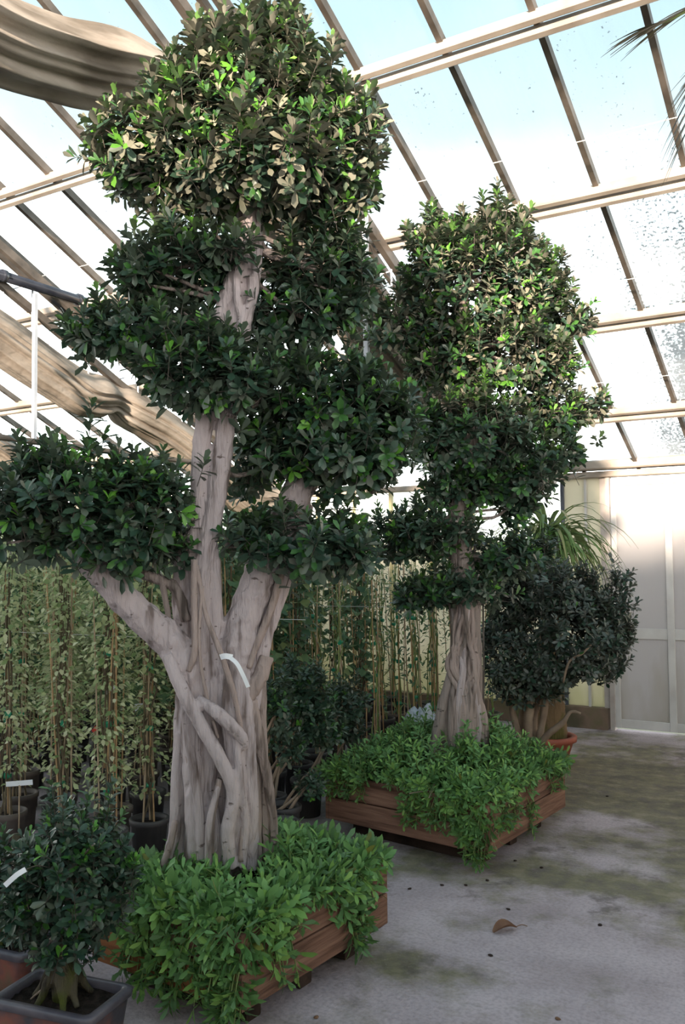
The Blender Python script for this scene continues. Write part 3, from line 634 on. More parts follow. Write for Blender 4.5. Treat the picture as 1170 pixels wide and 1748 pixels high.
for i in range(34):
    a, b = rs.uniform(.02, .6), rs.uniform(.3, .75); p = P2[1]+(P2[2]-P2[1])*a+(P2[3]-P2[1])*b+V(0, 0, .345+rs.uniform(0, .04)); d = V(*rs.normal(0, 1, 2), rs.normal(0, .2)); d = unit(d)*rs.uniform(.05, .14)
    q.tube([p-d, p+V(0, 0, .02), p+d], .0028, 4, sub=2)
tag(q.build('dead_stems', M['dead_stem'], g2), kind='stuff')

# ------------------------------------------------------------------ the big foreground ficus
D1 = float(depth(V(P1[5][0], P1[5][1]+.03, 1.2)))
base1 = V(P1[5][0], P1[5][1]+.03, .31)
t1 = empty('ficus_tree', base1, 'tallest cloud-pruned ficus with pale braided trunk in the nearer planter', 'tree', 'cloud-pruned ficus trees')
mains = [
 [(372, 1480, .09, 60), (372, 1300, .09, 52), (374, 1180, .08, 46), (370, 1110, .06, 38)],
 [(304, 1480, .0, 17), (308, 1390, .0, 18), (314, 1290, .0, 18), (316, 1210, .0, 18), (326, 1130, .0, 24), (318, 1050, .0, 23), (316, 970, .0, 20), (340, 890, .0, 17), (342, 800, .0, 16), (348, 730, .0, 16), (360, 660, .0, 17), (366, 600, .0, 14), (372, 560, .0, 14), (388, 515, .0, 17), (412, 450, .0, 20), (424, 390, .0, 22), (422, 300, 0, 17), (420, 220, 0, 10)],
 [(330, 1480, -.06, 17), (334, 1400, -.07, 18), (331, 1310, -.07, 19), (328, 1230, -.06, 20), (336, 1150, -.04, 22), (345, 1080, -.03, 20), (342, 1000, -.03, 19), (350, 940, -.02, 18), (366, 870, -.01, 17), (376, 800, .0, 18), (385, 730, .0, 17), (392, 670, .0, 15), (396, 600, .01, 13), (402, 540, .0, 13), (425, 470, .01, 14), (438, 400, .0, 13)],
 [(362, 1480, -.09, 13), (364, 1410, -.10, 13), (358, 1350, -.06, 10), (360, 1280, -.05, 13), (360, 1210, -.06, 17), (364, 1140, -.03, 18), (366, 1060, -.02, 16), (362, 980, .0, 15), (358, 930, .0, 14)],
 [(388, 1480, -.09, 14), (396, 1400, -.10, 15), (404, 1330, -.10, 17), (398, 1260, -.09, 16), (388, 1200, -.08, 15), (386, 1140, -.04, 17)],
 [(424, 1480, -.02, 18), (424, 1400, -.04, 19), (420, 1310, -.05, 20), (416, 1240, -.05, 21), (408, 1180, -.04, 26), (402, 1140, -.02, 30), (409, 1085, .0, 33), (430, 1020, .02, 30), (453, 958, .05, 27), (476, 905, .08, 27), (496, 868, .10, 27), (518, 820, .13, 28), (540, 770, .16, 25), (560, 710, .18, 17)],
 [(430, 1210, -.02, 15), (442, 1140, .0, 15), (453, 1085, .02, 14), (470, 1030, .05, 16), (490, 965, .08, 18), (508, 910, .12, 16), (522, 860, .14, 14)],
 [(338, 1190, -.06, 22), (320, 1135, -.07, 29), (290, 1095, -.08, 29), (240, 1050, -.13, 27), (185, 995, -.18, 24), (150, 958, -.21, 21), (125, 915, -.23, 14)],
 [(345, 1480, -.11, 9), (342, 1400, -.12, 8), (332, 1320, -.12, 8), (318, 1240, -.10, 7), (312, 1180, -.07, 7)],
 [(282, 1480, -.05, 10), (298, 1420, -.05, 10), (300, 1340, -.04, 9), (306, 1250, -.03, 9)],
 [(285, 1118, -.14, 11), (312, 1180, -.16, 12), (345, 1240, -.16, 12), (378, 1300, -.16, 12), (398, 1355, -.15, 11), (388, 1420, -.15, 12), (394, 1480, -.13, 12)],
 [(338, 1192, -.13, 7), (365, 1212, -.16, 11), (392, 1236, -.16, 12), (412, 1258, -.14, 10), (419, 1278, -.12, 6)],
 [(374, 1340, -.14, 6), (358, 1400, -.16, 6), (356, 1480, -.15, 7)],
 [(392, 1200, -.09, 8), (402, 1260, -.13, 7), (410, 1330, -.14, 7), (418, 1400, -.11, 8), (412, 1480, -.11, 8)],
 [(430, 470, -.03, 7), (428, 510, -.03, 7), (415, 545, -.04, 7), (404, 575, -.04, 7)],
 [(402, 460, -.04, 6), (406, 510, -.05, 7), (414, 560, -.03, 6), (410, 620, -.03, 5)],
 [(440, 420, -.02, 9), (436, 480, -.02, 9), (426, 535, -.02, 8), (418, 590, -.02, 7)],
]
fused(t1, [pxt(l, D1) for l in mains], 'trunk', M['bark'], .0058, 1)
roots1 = [
 [(332, 955, -.11, 6), (332, 1040, -.13, 6), (333, 1110, -.14, 6), (322, 1145, -.13, 5)],
 [(336, 965, -.11, 4), (352, 1050, -.13, 4), (378, 1118, -.15, 5), (398, 1180, -.14, 5), (412, 1245, -.12, 4)],
 [(346, 1000, -.12, 3), (340, 1090, -.14, 3), (348, 1165, -.13, 3), (372, 1260, -.14, 3)],
 [(447, 1140, -.02, 8), (448, 1230, 0, 8), (452, 1330, .02, 7), (455, 1470, .02, 8)],
 [(428, 1195, -.05, 12), (440, 1250, -.04, 11), (455, 1320, -.02, 9), (467, 1400, .0, 7), (470, 1480, 0, 7)],
 [(440, 1170, 0, 10), (437, 1260, 0, 10), (438, 1370, 0, 9), (440, 1480, 0, 9)],
 [(455, 1120, -.02, 12), (446, 1150, -.03, 14), (432, 1175, -.05, 14), (420, 1200, -.05, 11)],
 [(478, 985, .02, 6), (462, 1040, -.02, 6), (440, 1095, -.04, 6), (425, 1140, -.06, 5)],
 [(486, 960, .04, 5), (470, 1020, .01, 6), (455, 1065, -.01, 6), (434, 1110, -.04, 5)],
 [(320, 1290, -.1, 4), (335, 1370, -.11, 4), (345, 1470, -.11, 5)],
 [(376, 1330, -.14, 6), (362, 1400, -.14, 5), (360, 1475, -.13, 6)],
 [(404, 1335, -.12, 5), (415, 1400, -.11, 5), (410, 1470, -.12, 6)],
 [(300, 1400, -.07, 5), (290, 1445, -.08, 6), (278, 1478, -.08, 6)],
]
for l in roots1:
    p, r = pxt(l, D1); MB().tube(p, r, 9, wob=.06, sub=6).build('aerial_root', M['bark_root'], t1, True)
for l in ([(150, 960, -.21, 13), (110, 920, -.24, 9), (60, 880, -.24, 5)], [(215, 975, -.1, 7), (260, 985, -.08, 9), (300, 1005, -.05, 11), (318, 1060, -.05, 10)], [(275, 985, -.08, 6), (288, 1060, -.05, 5), (280, 1105, -.06, 4)], [(170, 950, -.2, 12), (185, 900, -.2, 8), (240, 850, -.18, 5)], [(540, 845, .13, 3), (590, 850, .1, 3), (625, 848, .1, 3), (655, 825, .1, 3)], [(345, 700, 0, 9), (320, 680, 0, 8), (260, 640, -.02, 6)], [(400, 700, 0, 9), (430, 690, 0, 9), (480, 670, .02, 6)], [(425, 420, 0, 9), (480, 440, 0, 8), (540, 460, 0, 6)], [(415, 430, 0, 8), (360, 445, 0, 7), (300, 455, 0, 5)], [(385, 930, 0, 7), (410, 930, 0, 6), (450, 930, .02, 4)], [(425, 330, 0, 14), (350, 300, 0, 9), (270, 270, 0, 6)], [(428, 340, 0, 14), (500, 310, 0, 10), (580, 270, 0, 6)]):
    limbs(t1, [pxt(l, D1)], M['bark_dark'])
cA = blobs([(400, 210, 165, 112, 0), (275, 250, 118, 72, -.02), (540, 235, 112, 95, .02), (440, 120, 115, 70, 0), (470, 70, 62, 50, 0), (375, 85, 52, 42, 0), (430, 300, 185, 55, 0), (570, 310, 70, 60, .05), (235, 290, 55, 45, 0)], D1, .8)
cB = blobs([(300, 450, 98, 42, .05), (232, 475, 42, 28, 0), (545, 455, 88, 70, .12), (505, 535, 104, 48, .15), (590, 475, 46, 66, .1), (385, 425, 55, 32, -.08)], D1, .9)
cC = blobs([(225, 565, 92, 48, -.02), (335, 620, 92, 62, -.10), (395, 640, 65, 50, -.12), (150, 548, 36, 22, -.02), (310, 545, 60, 35, 0), (450, 630, 40, 30, -.05)], D1, .75)
cD = blobs([(560, 690, 118, 68, .05), (640, 745, 75, 75, .08), (475, 755, 70, 62, .16), (575, 775, 120, 50, .10), (600, 635, 45, 32, .08), (505, 640, 32, 28, .06), (665, 700, 45, 45, .1), (430, 800, 40, 40, .2)], D1, .85)
cE = blobs([(125, 850, 125, 82, -.20), (245, 845, 85, 68, -.16), (35, 890, 60, 62, -.22), (190, 915, 110, 46, -.18), (70, 815, 50, 45, -.2), (310, 925, 42, 32, -.02), (110, 790, 30, 30, -.22)], D1, .8)
cF = blobs([(520, 928, 112, 36, .0), (430, 905, 42, 28, .05), (590, 935, 42, 28, .02)], D1, .9)
trunk_pts = [np.array(p) for l in mains[1:8] for p in pxt(l, D1)[0]]
rs = np.random.default_rng(21)
Ts, As = [], []
for cl, dn in ((cA, 330), (cB, 330), (cC, 350), (cD, 340), (cE, 340), (cF, 360)):
    T, A = cloud_tips(cl, dn, rs, shoots=.3 if cl is cA else .10); Ts.append(T); As.append(A); auto_branches(t1, trunk_pts, cl, M['bark_dark'], rs, 2, .012)
foliage(t1, np.concatenate(Ts), np.concatenate(As), 12, .068, .42, FM, ficus_pick(.22, .25, .42, 3.0), rs, 'ficus', .10, .3, (.80, 1.0), 300, .075, twig_mat=M['twig'])

# ------------------------------------------------------------------ the farther ficus
base2 = V(P2[5][0]+.02, P2[5][1]+.03, .32); D2 = float(depth(base2+V(0, 0, 1)))
t2 = empty('ficus_tree', base2, 'shorter cloud-pruned ficus with rope-like roots in the farther planter', 'tree', 'cloud-pruned ficus trees')
mains2 = [
 [(787, 1320, 0, 30), (793, 1200, 0, 23), (797, 1100, 0, 21), (797, 1030, 0, 23), (788, 950, 0, 20), (784, 880, 0, 20), (796, 800, 0, 18), (800, 700, 0, 16), (795, 600, 0, 13), (790, 480, 0, 8)],
 [(738, 1320, -.08, 13), (755, 1215, -.09, 10), (774, 1135, -.08, 8), (783, 1060, -.06, 7)],
 [(762, 1320, -.09, 10), (774, 1205, -.09, 9), (786, 1130, -.07, 7), (790, 1070, -.06, 6)],
 [(818, 1320, -.03, 13), (815, 1190, -.03, 11), (812, 1090, -.03, 10), (806, 1020, -.03, 10)],
]
fused(t2, [pxt(l, D2) for l in mains2], 'trunk', M['bark_dark'], .009, 2)
for k in range(20):
    u = k/19.0; x0 = 772+46*u; x1 = 790+18*math.sin(k*2.1); x2 = 770+58*((u*1.7+.2) % 1)
    l = [(x0, 1032, -.10+.09*abs(u-.5)*2, 4), ((x0*.6+x1*.4)+7*math.sin(k), 1085, -.105+.06*abs(u-.5)*2, 4.5), (x1+12*math.sin(k*1.3), 1140, -.118+.03*abs(math.sin(k*1.3)), 5), (x2, 1205, -.145+.07*abs((x2-790)/30)**2*.5, 5), (x2+6*math.sin(k), 1310, -.16+.05*abs((x2-790)/30), 6)]
    p, r = pxt(l, D2); MB().tube(p, r, 7, wob=.06, sub=5).build('aerial_root', M['bark_root'] if k % 3 else M['bark_dark'] if k % 2 else M['bark'], t2, True)
for l in ([(825, 1030, -.08, 1.6), (826, 1130, -.1, 1.6), (825, 1260, -.1, 1.8)], [(768, 1030, -.08, 1.6), (772, 1110, -.1, 1.6), (770, 1180, -.1, 1.6)]):
    limbs(t2, [pxt(l, D2)], M['twig'], 'aerial_root')
c2 = blobs([(770, 440, 72, 65, 0), (820, 490, 135, 105, 0), (700, 560, 70, 55, -.02), (905, 500, 62, 72, .02), (835, 600, 125, 62, .02), (970, 545, 42, 36, .05), (735, 400, 36, 36, 0), (850, 400, 52, 34, 0), (655, 555, 28, 22, 0), (930, 620, 62, 50, .05), (760, 620, 70, 40, -.03)], D2, .8)
c3 = blobs([(805, 745, 102, 82, -.10), (880, 800, 75, 75, .05), (940, 700, 62, 48, .15), (1005, 690, 38, 26, .18), (965, 765, 32, 30, .15), (735, 735, 42, 50, -.05), (790, 830, 70, 38, 0), (880, 855, 30, 34, .05)], D2, .8)
c4 = blobs([(735, 905, 85, 28, -.05), (670, 900, 42, 24, 0), (855, 945, 66, 30, .05), (900, 945, 45, 28, .1), (690, 930, 50, 18, .05)], D2, .85)
c5 = blobs([(800, 995, 48, 32, -.12), (740, 1000, 52, 22, 0), (700, 1015, 38, 15, .05), (840, 1005, 30, 22, 0)], D2, .85)
tp2 = [np.array(p) for p in pxt(mains2[0], D2)[0]]
rs = np.random.default_rng(22); Ts, As = [], []
for cl, dn in ((c2, 250), (c3, 270), (c4, 260), (c5, 270)):
    T, A = cloud_tips(cl, dn, rs, shoots=.3 if cl is c2 else .10); Ts.append(T); As.append(A); auto_branches(t2, tp2, cl, M['bark_dark'], rs, 2, .014)
foliage(t2, np.concatenate(Ts), np.concatenate(As), 12, .068, .42, FM, ficus_pick(.22, .28, .32, 2.5), rs, 'ficus', .10, .3, (.80, 1.0), 300, .085, twig_mat=M['twig'])

# ------------------------------------------------------------------ grey shrub and fat-trunked palm in terracotta
def bowl(name, c, rt_, rb, h, m_, label, grp):
    o = empty(name, c, label, 'pot', grp)
    MB().lathe([(rb, 0), (rb+(rt_-rb)*.8, h*.78), (rt_-.005, h*.80), (rt_+.012, h*.82), (rt_+.014, h*.97), (rt_+.004, h), (rt_-.022, h), (rt_-.028, h*.9), (rt_-.03, h*.8)], 36).build('bowl', m_, o, True, (0, 0, 0))
    MB().lathe([(.001, h*.84), (rt_*.5, h*.86), (rt_-.024, h*.83)][::-1], 28).build('soil', M['soil'], o, True, (0, 0, 0)); return o
b3 = V(-2.27, 6.13, 0); bowl('terracotta_pot', b3, .255, .19, .27, M['terra_pale'], 'pale terracotta pot right behind the farther planter', 'terracotta pots')
D3 = float(depth(b3+V(0, 0, 1)))
t3 = empty('shrub', b3+V(0, 0, .22), 'round dusty dark shrub on several bare stems before the wall', 'shrub')
st3 = [[(905, 1285, 0, 9), (902, 1240, 0, 8), (906, 1190, 0, 8), (915, 1100, 0, 5)], [(915, 1285, 0, 7), (925, 1240, 0, 6), (935, 1180, 0, 6), (960, 1090, 0, 4)], [(895, 1285, 0, 7), (882, 1240, .05, 6), (872, 1190, .05, 5), (870, 1100, 0, 4)], [(920, 1285, .05, 6), (912, 1230, .08, 6), (925, 1170, .08, 5), (920, 1080, .05, 3)], [(900, 1285, .1, 6), (890, 1230, .12, 6), (900, 1170, .1, 5), (880, 1060, .1, 3)], [(912, 1288, -.08, 6), (935, 1255, -.12, 6), (960, 1235, -.15, 5), (975, 1215, -.16, 3), (992, 1218, -.18, 2)], [(962, 1165, -.3, 2), (972, 1130, -.36, 2), (995, 1115, -.38, 2), (1010, 1100, -.38, 1.5)]]
limbs(t3, [pxt(l, D3) for l in st3], M['dead_stem'], 'stem')
cS = blobs([(950, 1085, 105, 92, 0), (880, 1110, 62, 72, -.05), (1020, 1080, 58, 70, 0), (945, 1010, 85, 45, 0), (1065, 1010, 16, 50, 0), (1040, 1130, 32, 28, 0), (890, 1025, 50, 45, .05), (900, 1175, 52, 24, 0)], D3, .9)
rs = np.random.default_rng(31); T, A = cloud_tips(cS, 300, rs, .6)
foliage(t3, T, A, 11, .058, .42, [M['lf_grey'], M['lf_dark'], M['lf_mid']], lambda P, t, tw, r: (r.uniform(size=len(P)) < .35).astype(int)+(r.uniform(size=len(P)) < .02), rs, 'shrub', .12, .25, (.8, .95), 300, .08, twig_mat=M['twig'])
b4 = V(-2.36, 7.0, 0); bowl('terracotta_pot', b4, .215, .14, .23, M['terra'], 'redder terracotta bowl under the fat-trunked palm', 'terracotta pots')
t4 = empty('ponytail_palm', b4+V(0, 0, .19), 'palm with a swollen brown trunk and drooping strap leaves near the door', 'palm')
MB().tube([b4+V(0, 0, .17), b4+V(0, 0, .26), b4+V(.01, 0, .42), b4+V(.03, 0, .62), b4+V(.04, .0, .9), b4+V(.05, .02, 1.3), b4+V(.06, .02, 1.72)], [.14, .155, .13, .108, .09, .07, .05], 20, wob=.03, sub=5).build('trunk', M['bark_palm'], t4, True)
def strap(mb, p, d, L, w_, g, n=8, rs=rng, narrow=None):
    """one drooping ribbon leaf, slightly channelled"""
    d = unit(np.asarray(d, float)); pos = np.array(p, float); pts = []
    for i in range(n+1): pts.append(pos.copy()); pos = pos+d*L/n; d = unit(d+V(0, 0, -g/n))
    pts = np.array(pts); t = np.gradient(pts, axis=0); s = unit(np.cross(t, V(.02, .03, 1))); up_ = np.cross(s, unit(t))
    ww = w_*np.clip(np.minimum(1, (1-np.linspace(0, 1, n+1))*1.8+.04), .04, 1)*.5
    v = np.concatenate([pts-s*ww[:, None]+up_*ww[:, None]*.3, pts-up_*.0005, pts+s*ww[:, None]+up_*ww[:, None]*.3]); k = n+1
    f = [(i, k+i, k+i+1, i+1) for i in range(n)]+[(k+i, 2*k+i, 2*k+i+1, k+i+1) for i in range(n)]
    mb.add(v, f)
rs = np.random.default_rng(41); hd = b4+V(.03, 0, 1.70)
for k in range(190):
    az = rs.uniform(0, 6.28); el_ = rs.uniform(-.15, 1.3); d = V(math.cos(az)*math.cos(el_), math.sin(az)*math.cos(el_), math.sin(el_)+.25); q = MB()
    strap(q, hd+d*.05+V(0, 0, rs.uniform(-.12, .05)), d, rs.uniform(.45, .85), rs.uniform(.024, .042), rs.uniform(2.2, 4.4), 9); q.build('leaf', M['strap'], t4, True)

# ------------------------------------------------------------------ bonsai in front at left
def bonsai(c, rz, label, plabel, crown, D_, seed, pot=True, n=340):
    rs = np.random.default_rng(seed); cx, cy = c
    po = empty('bonsai_pot', (cx, cy, 0), plabel, 'pot', 'rectangular bonsai pots', rz); hx, hy, h = .20, .125, .20
    def rect(hx, hy, z, r=.03):
        out = []
        for sx, sy, a0 in ((1, 1, 0), (-1, 1, 1.571), (-1, -1, 3.142), (1, -1, 4.712)):
            for k in range(4): a = a0+k*.5236; out.append((sx*(hx-r)+r*math.cos(a), sy*(hy-r)+r*math.sin(a), z))
        return out
    def loft(rings):
        k = 16; v = [p for r_ in rings for p in r_]; f = [(i*k+j, i*k+(j+1) % k, (i+1)*k+(j+1) % k, (i+1)*k+j) for i in range(len(rings)-1) for j in range(k)]
        return MB().add(v, f+[tuple(range(k-1, -1, -1))])
    loft([rect(hx*.86, hy*.82, .012), rect(hx*.93, hy*.92, h*.6), rect(hx*.97, hy*.96, h-.028)]).build('body', M['bonsai_pot'], po, True, (0, 0, 0))
    loft([rect(hx*.97, hy*.96, h-.03), rect(hx+.004, hy+.004, h-.026), rect(hx+.006, hy+.006, h-.006), rect(hx, hy, h), rect(hx-.022, hy-.022, h, .018), rect(hx-.028, hy-.028, h-.02, .016), rect(hx-.03, hy-.03, h-.05, .016)]).build('rim', M['bonsai_rim'], po, True, (0, 0, 0))
    for sx in (-1, 1):
        for sy in (-1, 1): MB().box((sx*hx*.6-.03, sy*hy*.55-.02, 0), (sx*hx*.6+.03, sy*hy*.55+.02, .014)).build('foot', M['bonsai_rim'], po, False, (0, 0, 0))
    g = MB(); nn = 12; v = [((hx-.03)*(-1+2*i/nn), (hy-.03)*(-1+2*j/nn), h-.03+rs.uniform(0, .012)) for i in range(nn+1) for j in range(nn+1)]
    g.add(v, [(i*(nn+1)+j, (i+1)*(nn+1)+j, (i+1)*(nn+1)+j+1, i*(nn+1)+j+1) for i in range(nn) for j in range(nn)]).build('soil', M['soil'], po, True, (0, 0, 0))
    t = empty('bonsai_tree', (cx, cy, h-.025), label, 'bonsai', 'small ficus bonsai')
    b = V(cx, cy, h-.03); tops = b+V(.01, .0, .16)
    tb = []
    for k in range(7):
        a = k*.9+rs.uniform(-.2, .2); d = V(math.cos(a), math.sin(a), 0); rr = rs.uniform(.06, .10)
        tb.append((np.array([tops+rs.normal(0, .012, 3), b+d*rr*.55+V(0, 0, .085), b+d*rr*.85+V(0, 0, .035), b+d*rr*1.15+V(0, 0, .004)]), np.array([.022, .017 if k % 3 else .027, .013, .009])))
    tb.append((np.array([b+V(0, 0, .0), b+V(0, 0, .08), tops, tops+V(.01, .02, .12), tops+V(.0, .03, .25)]), np.array([.03, .04, .032, .024, .012])))
    fused(t, tb, 'trunk', M['bark_moss'], .005, 2)
    for k in range(7):
        a = rs.uniform(0, 6.28); d = V(math.cos(a)*1.2, math.sin(a)*.7, 0); s = b+d*.05+V(0, 0, .05); e_ = b+d*rs.uniform(.09, .13)+V(0, 0, .008)
        MB().tube([s, (s+e_)/2+rs.normal(0, .015, 3)*V(1, 1, .2)+V(0, 0, .0), e_], [.006, .0045, .003], 6, sub=5).build('root', M['dead_stem'], t, True)
    cl = blobs(crown, D_, .9); auto_branches(t, [tops+V(0, 0, .1), tops+V(0, 0, .2)], cl, M['bark_dark'], rs, 3, .009)
    T, A = cloud_tips(cl, n, rs, .6, .8, .02)
    foliage(t, T, A, 11, .046, .47, FM, ficus_pick(.10, .22), rs, 'ficus', .12, .3, (.80, 1.0), 300, .07, twig_mat=M['twig'])
    return t
bo = (-2.425, 2.147); Db = float(depth(V(*bo, .6)))
bonsai(bo, .18, 'dense dark ficus bonsai with mossy exposed roots at the lower left', 'rectangular bonsai pot with reddish sides at the bottom left corner',
       [(120, 1500, 98, 92, 0), (60, 1530, 75, 70, 0), (185, 1515, 48, 78, .02), (120, 1430, 82, 45, 0), (110, 1600, 70, 45, 0), (25, 1490, 58, 62, .04), (195, 1440, 42, 40, .04), (30, 1560, 45, 55, .05)], Db, 51)
bo2 = (-2.98, 2.36); Db2 = float(depth(V(*bo2, .6)))
bonsai(bo2, .12, 'second dark ficus bonsai cut by the left edge behind the first', 'half hidden bonsai pot at the left edge',
       [(5, 1605, 55, 55, 0), (-60, 1590, 60, 60, 0), (40, 1640, 42, 28, 0)], Db2, 52)

# ------------------------------------------------------------------ rows of potted climbers
def pot_mesh(rt_=.105, rb=.085, h=.235):
    return MB().lathe([(rb, 0), (rt_-.006, h*.86), (rt_+.004, h*.87), (rt_+.006, h*.985), (rt_+.002, h), (rt_-.010, h), (rt_-.014, h*.88)], 20).mesh('pot')
pm_ = pot_mesh(); pm_.materials.append(M['pot']); pmd = pm_.copy(); pmd.materials.clear(); pmd.materials.append(M['pot_dusty'])
sm_ = MB().lathe([(.092, .195), (.05, .205), (.001, .208)], 16).mesh('soil'); sm_.materials.append(M['soil'])
for z in (pm_, pmd, sm_): z.polygons.foreach_set('use_smooth', np.ones(len(z.polygons), bool))
def clim_var(kind, seed):
    rs = np.random.default_rng(seed); H = rs.uniform(1.55, 1.8); out = {'cane': [], 'tie': []}
    for k in range(3 if kind != 'sparse' else 2):
        a = k*2.1+rs.uniform(0, 1); p = V(math.cos(a), math.sin(a), 0)*rs.uniform(.02, .06); tp = rs.normal(0, .05, 3)*V(1, 1, 0)
        q = MB().tube([p+V(0, 0, .19), (p+tp)/2+V(0, 0, .9), tp+V(0, 0, H*rs.uniform(.8, 1.02))], [.005, .0045, .0035], 6).mesh('cane'); q.materials.append(M['cane'] if (k+seed) % 2 else M['cane_pale']); out['cane'].append(q)
    for z in (.42, .75, 1.1):
        q = MB().tube([V(-.018, 0, z), V(.018, .004, z+.004)], .016, 8).mesh('tie'); q.materials.append(M['tie']); out['tie'].append(q)
    sb_ = MB(); z0 = .62 if kind == 'dark' else .35
    for k in range(2 if kind == 'sparse' else 4):
        a = rs.uniform(0, 6.28); pts = [V(math.cos(a)*.04, math.sin(a)*.04, .2)]
        for i in range(1, 7): pts.append(V(rs.normal(0, .02), rs.normal(0, .02), .2+(H-.2)*i/6*rs.uniform(.9, 1.05)))
        sb_.tube(pts, [.005]*5+[.003, .002], 5, sub=2, cap=False)
    s = sb_.mesh('stem'); s.materials.append(M['stem'] if kind != 'sparse' else M['gstem']); out['stem'] = s
    n = {'var': 900, 'dark': 190, 'sparse': 110}[kind]; z = z0+(H+.12-z0)*rs.uniform(0, 1, n)**.75
    az = rs.uniform(0, 6.28, n); rad = np.stack([np.cos(az), np.sin(az), np.zeros(n)], 1)
    R_ = (.03+.11*rs.uniform(0, 1, n)) if kind == 'var' else (.02+.08*rs.uniform(0, 1, n))
    P = rad*R_[:, None]+np.stack([rs.normal(0, .02, n), rs.normal(0, .02, n), z], 1)
    D = rad+rs.normal(0, .4, (n, 3))+V(0, 0, -.35); N = rad*.5+V(0, 0, .8)+rs.normal(0, .3, (n, 3))
    L = {'var': .039, 'dark': .078, 'sparse': .062}[kind]*rs.uniform(.7, 1.2, n)
    v, f = leaves(P, D, N, L, L*{'var': .62, 'dark': .85, 'sparse': .34}[kind], .15, .2, (1.0, .62) if kind != 'sparse' else (.8, .85))
    me = raw_mesh('foliage', v, f); me.materials.append(M['vine_var'] if kind == 'var' else M['vine_dark']); out['foliage'] = me
    return out
VAR = {k: [clim_var(k, 100+17*i+h_) for i in range(4)] for h_, k in enumerate(('var', 'dark', 'sparse'))}
LAB = {'var': ('pale variegated climber tied to bamboo canes in the potted rows', 'variegated climbers in the potted rows'),
       'dark': ('broad dark leaved climber tied to bamboo canes in the potted rows', 'dark climbers in the potted rows'),
       'sparse': ('thin sparse climber on tall canes in front of the pale wall', 'sparse climbers before the pale wall')}
def climber(x, y, kind, rs, label=None):
    r = empty('potted_climber', (x, y, 0), label or LAB[kind][0], 'potted plant', LAB[kind][1], rs.uniform(0, 6.28)); v = VAR[kind][rs.integers(4)]
    for nm, me in [('pot', pm_ if rs.uniform() < .7 else pmd), ('soil', sm_), ('stem', v['stem'])]+[('cane', c) for c in v['cane']]+[('tie', c) for c in v['tie']]:
        link(nm, me, None, r)
    tag(link('foliage', v['foliage'], None, r), kind='stuff'); r.scale = (1, 1, rs.uniform(.93, 1.08)); return r
def px(p):
    d = np.asarray(p)-EYE; z = d@FW; return 585+FPX*(d@RT)/z, 874-FPX*(d@UP)/z
rs = np.random.default_rng(61); spots = []
yy = 3.42; row = 0
while yy < 8.45:
    xx = -10.2
    while xx < -2.9:
        x_, y_ = xx+rs.normal(0, .03), yy+rs.normal(0, .03); a, _ = px((x_, y_, .9)); xx += .37
        if a < -45 or a > 850: continue
        if y_ < 3.9 and x_ > -3.25: continue
        if x_ > -3.5 and 3.75 < y_ < 5.1: continue      # room for the dark shrubs
        if x_ > -3.08 and y_ < 5.9: continue
        if x_ > -3.25 and 5.6 < y_ < 6.25: continue
        spots.append((x_, y_, a, row))
    yy += .36; row += 1
ORD = ['zeroth', 'first', 'second', 'third', 'fourth', 'fifth', 'sixth', 'seventh', 'eighth', 'ninth', 'tenth', 'eleventh', 'twelfth', 'thirteenth', 'fourteenth', 'fifteenth', 'sixteenth', 'seventeenth', 'eighteenth', 'nineteenth', 'twentieth']
LOOK = {'var': 'pale variegated climber', 'dark': 'broad leaved dark climber', 'sparse': 'thin sparse climber'}
for x_, y_, a, rw in spots:
    kind = 'var' if a < 330 and rs.uniform() < .82 or (y_ > 6.2 and a < 480 and rs.uniform() < .5) else 'dark' if a < 470 or (a < 620 and rs.uniform() < .5) else 'sparse'
    nth = 1+sum(1 for q_ in spots if q_[3] == rw and q_[2] < a)
    climber(x_, y_, kind, rs, '%s, %s from left in the %snearest pot row' % (LOOK[kind], ORD[nth], '' if rw == 0 else ORD[rw+1]+' '))
# dark bushy ficus in black pots beside the farther planter
def potted(x, y, crown, D_, label, seed, sc=1., L=.05, nst=3):
    rs = np.random.default_rng(seed); r = empty('potted_ficus', (x, y, 0), label, 'potted plant', 'small dark ficus in black pots')
    for nm, me in (('pot', pm_), ('soil', sm_)): o = link(nm, me, None, r); o.scale = (sc, sc, sc)
    cl = blobs(crown, D_, .95); tops = [c for c, _ in cl]
    for k in range(nst):
        a = k*2.1; p = V(x+math.cos(a)*.04, y+math.sin(a)*.04, .2*sc); e_ = tops[k % len(tops)]
        MB().tube([p, p*.6+e_*.4+rs.normal(0, .03, 3), e_], [.011, .009, .006], 7, sub=5).build('stem', M['dead_stem'], r, True)
    T, A = cloud_tips(cl, 300, rs, .6, .8, .02); foliage(r, T, A, 11, L, .48, FM, ficus_pick(.08, .16), rs, 'ficus', .12, .3, (.8, 1.0), 60, .07)
for (x_, y_), cr, lb, sd in (((-3.12, 3.98), [(475, 1205, 30, 60, 0), (490, 1275, 34, 30, 0)], 'narrow dark ficus in a black pot just right of the pale trunk', 71),
                          ((-3.22, 4.42), [(520, 1190, 55, 50, 0), (545, 1235, 50, 42, 0), (510, 1150, 34, 30, 0)], 'largest dark bushy ficus in a black pot left of the farther planter', 72),
                          ((-3.25, 4.88), [(590, 1195, 42, 30, 0), (600, 1245, 28, 24, 0)], 'looser dark ficus behind the corner of the farther planter', 73)):
    potted(x_, y_, cr, float(depth(V(x_, y_, .9))), lb, sd)
potted(-3.02, 4.28, [(528, 1338, 30, 24, 0), (520, 1325, 20, 18, 0)], float(depth(V(-3.02, 4.28, .35))), 'lowest little ficus in a black pot against the farther planter', 74, 1., .042)
o = empty('empty_pot', (-2.86, 4.02, 0), 'black pot without a crown between the two planters', 'pot'); link('pot', pm_, None, o); link('soil', sm_, None, o)
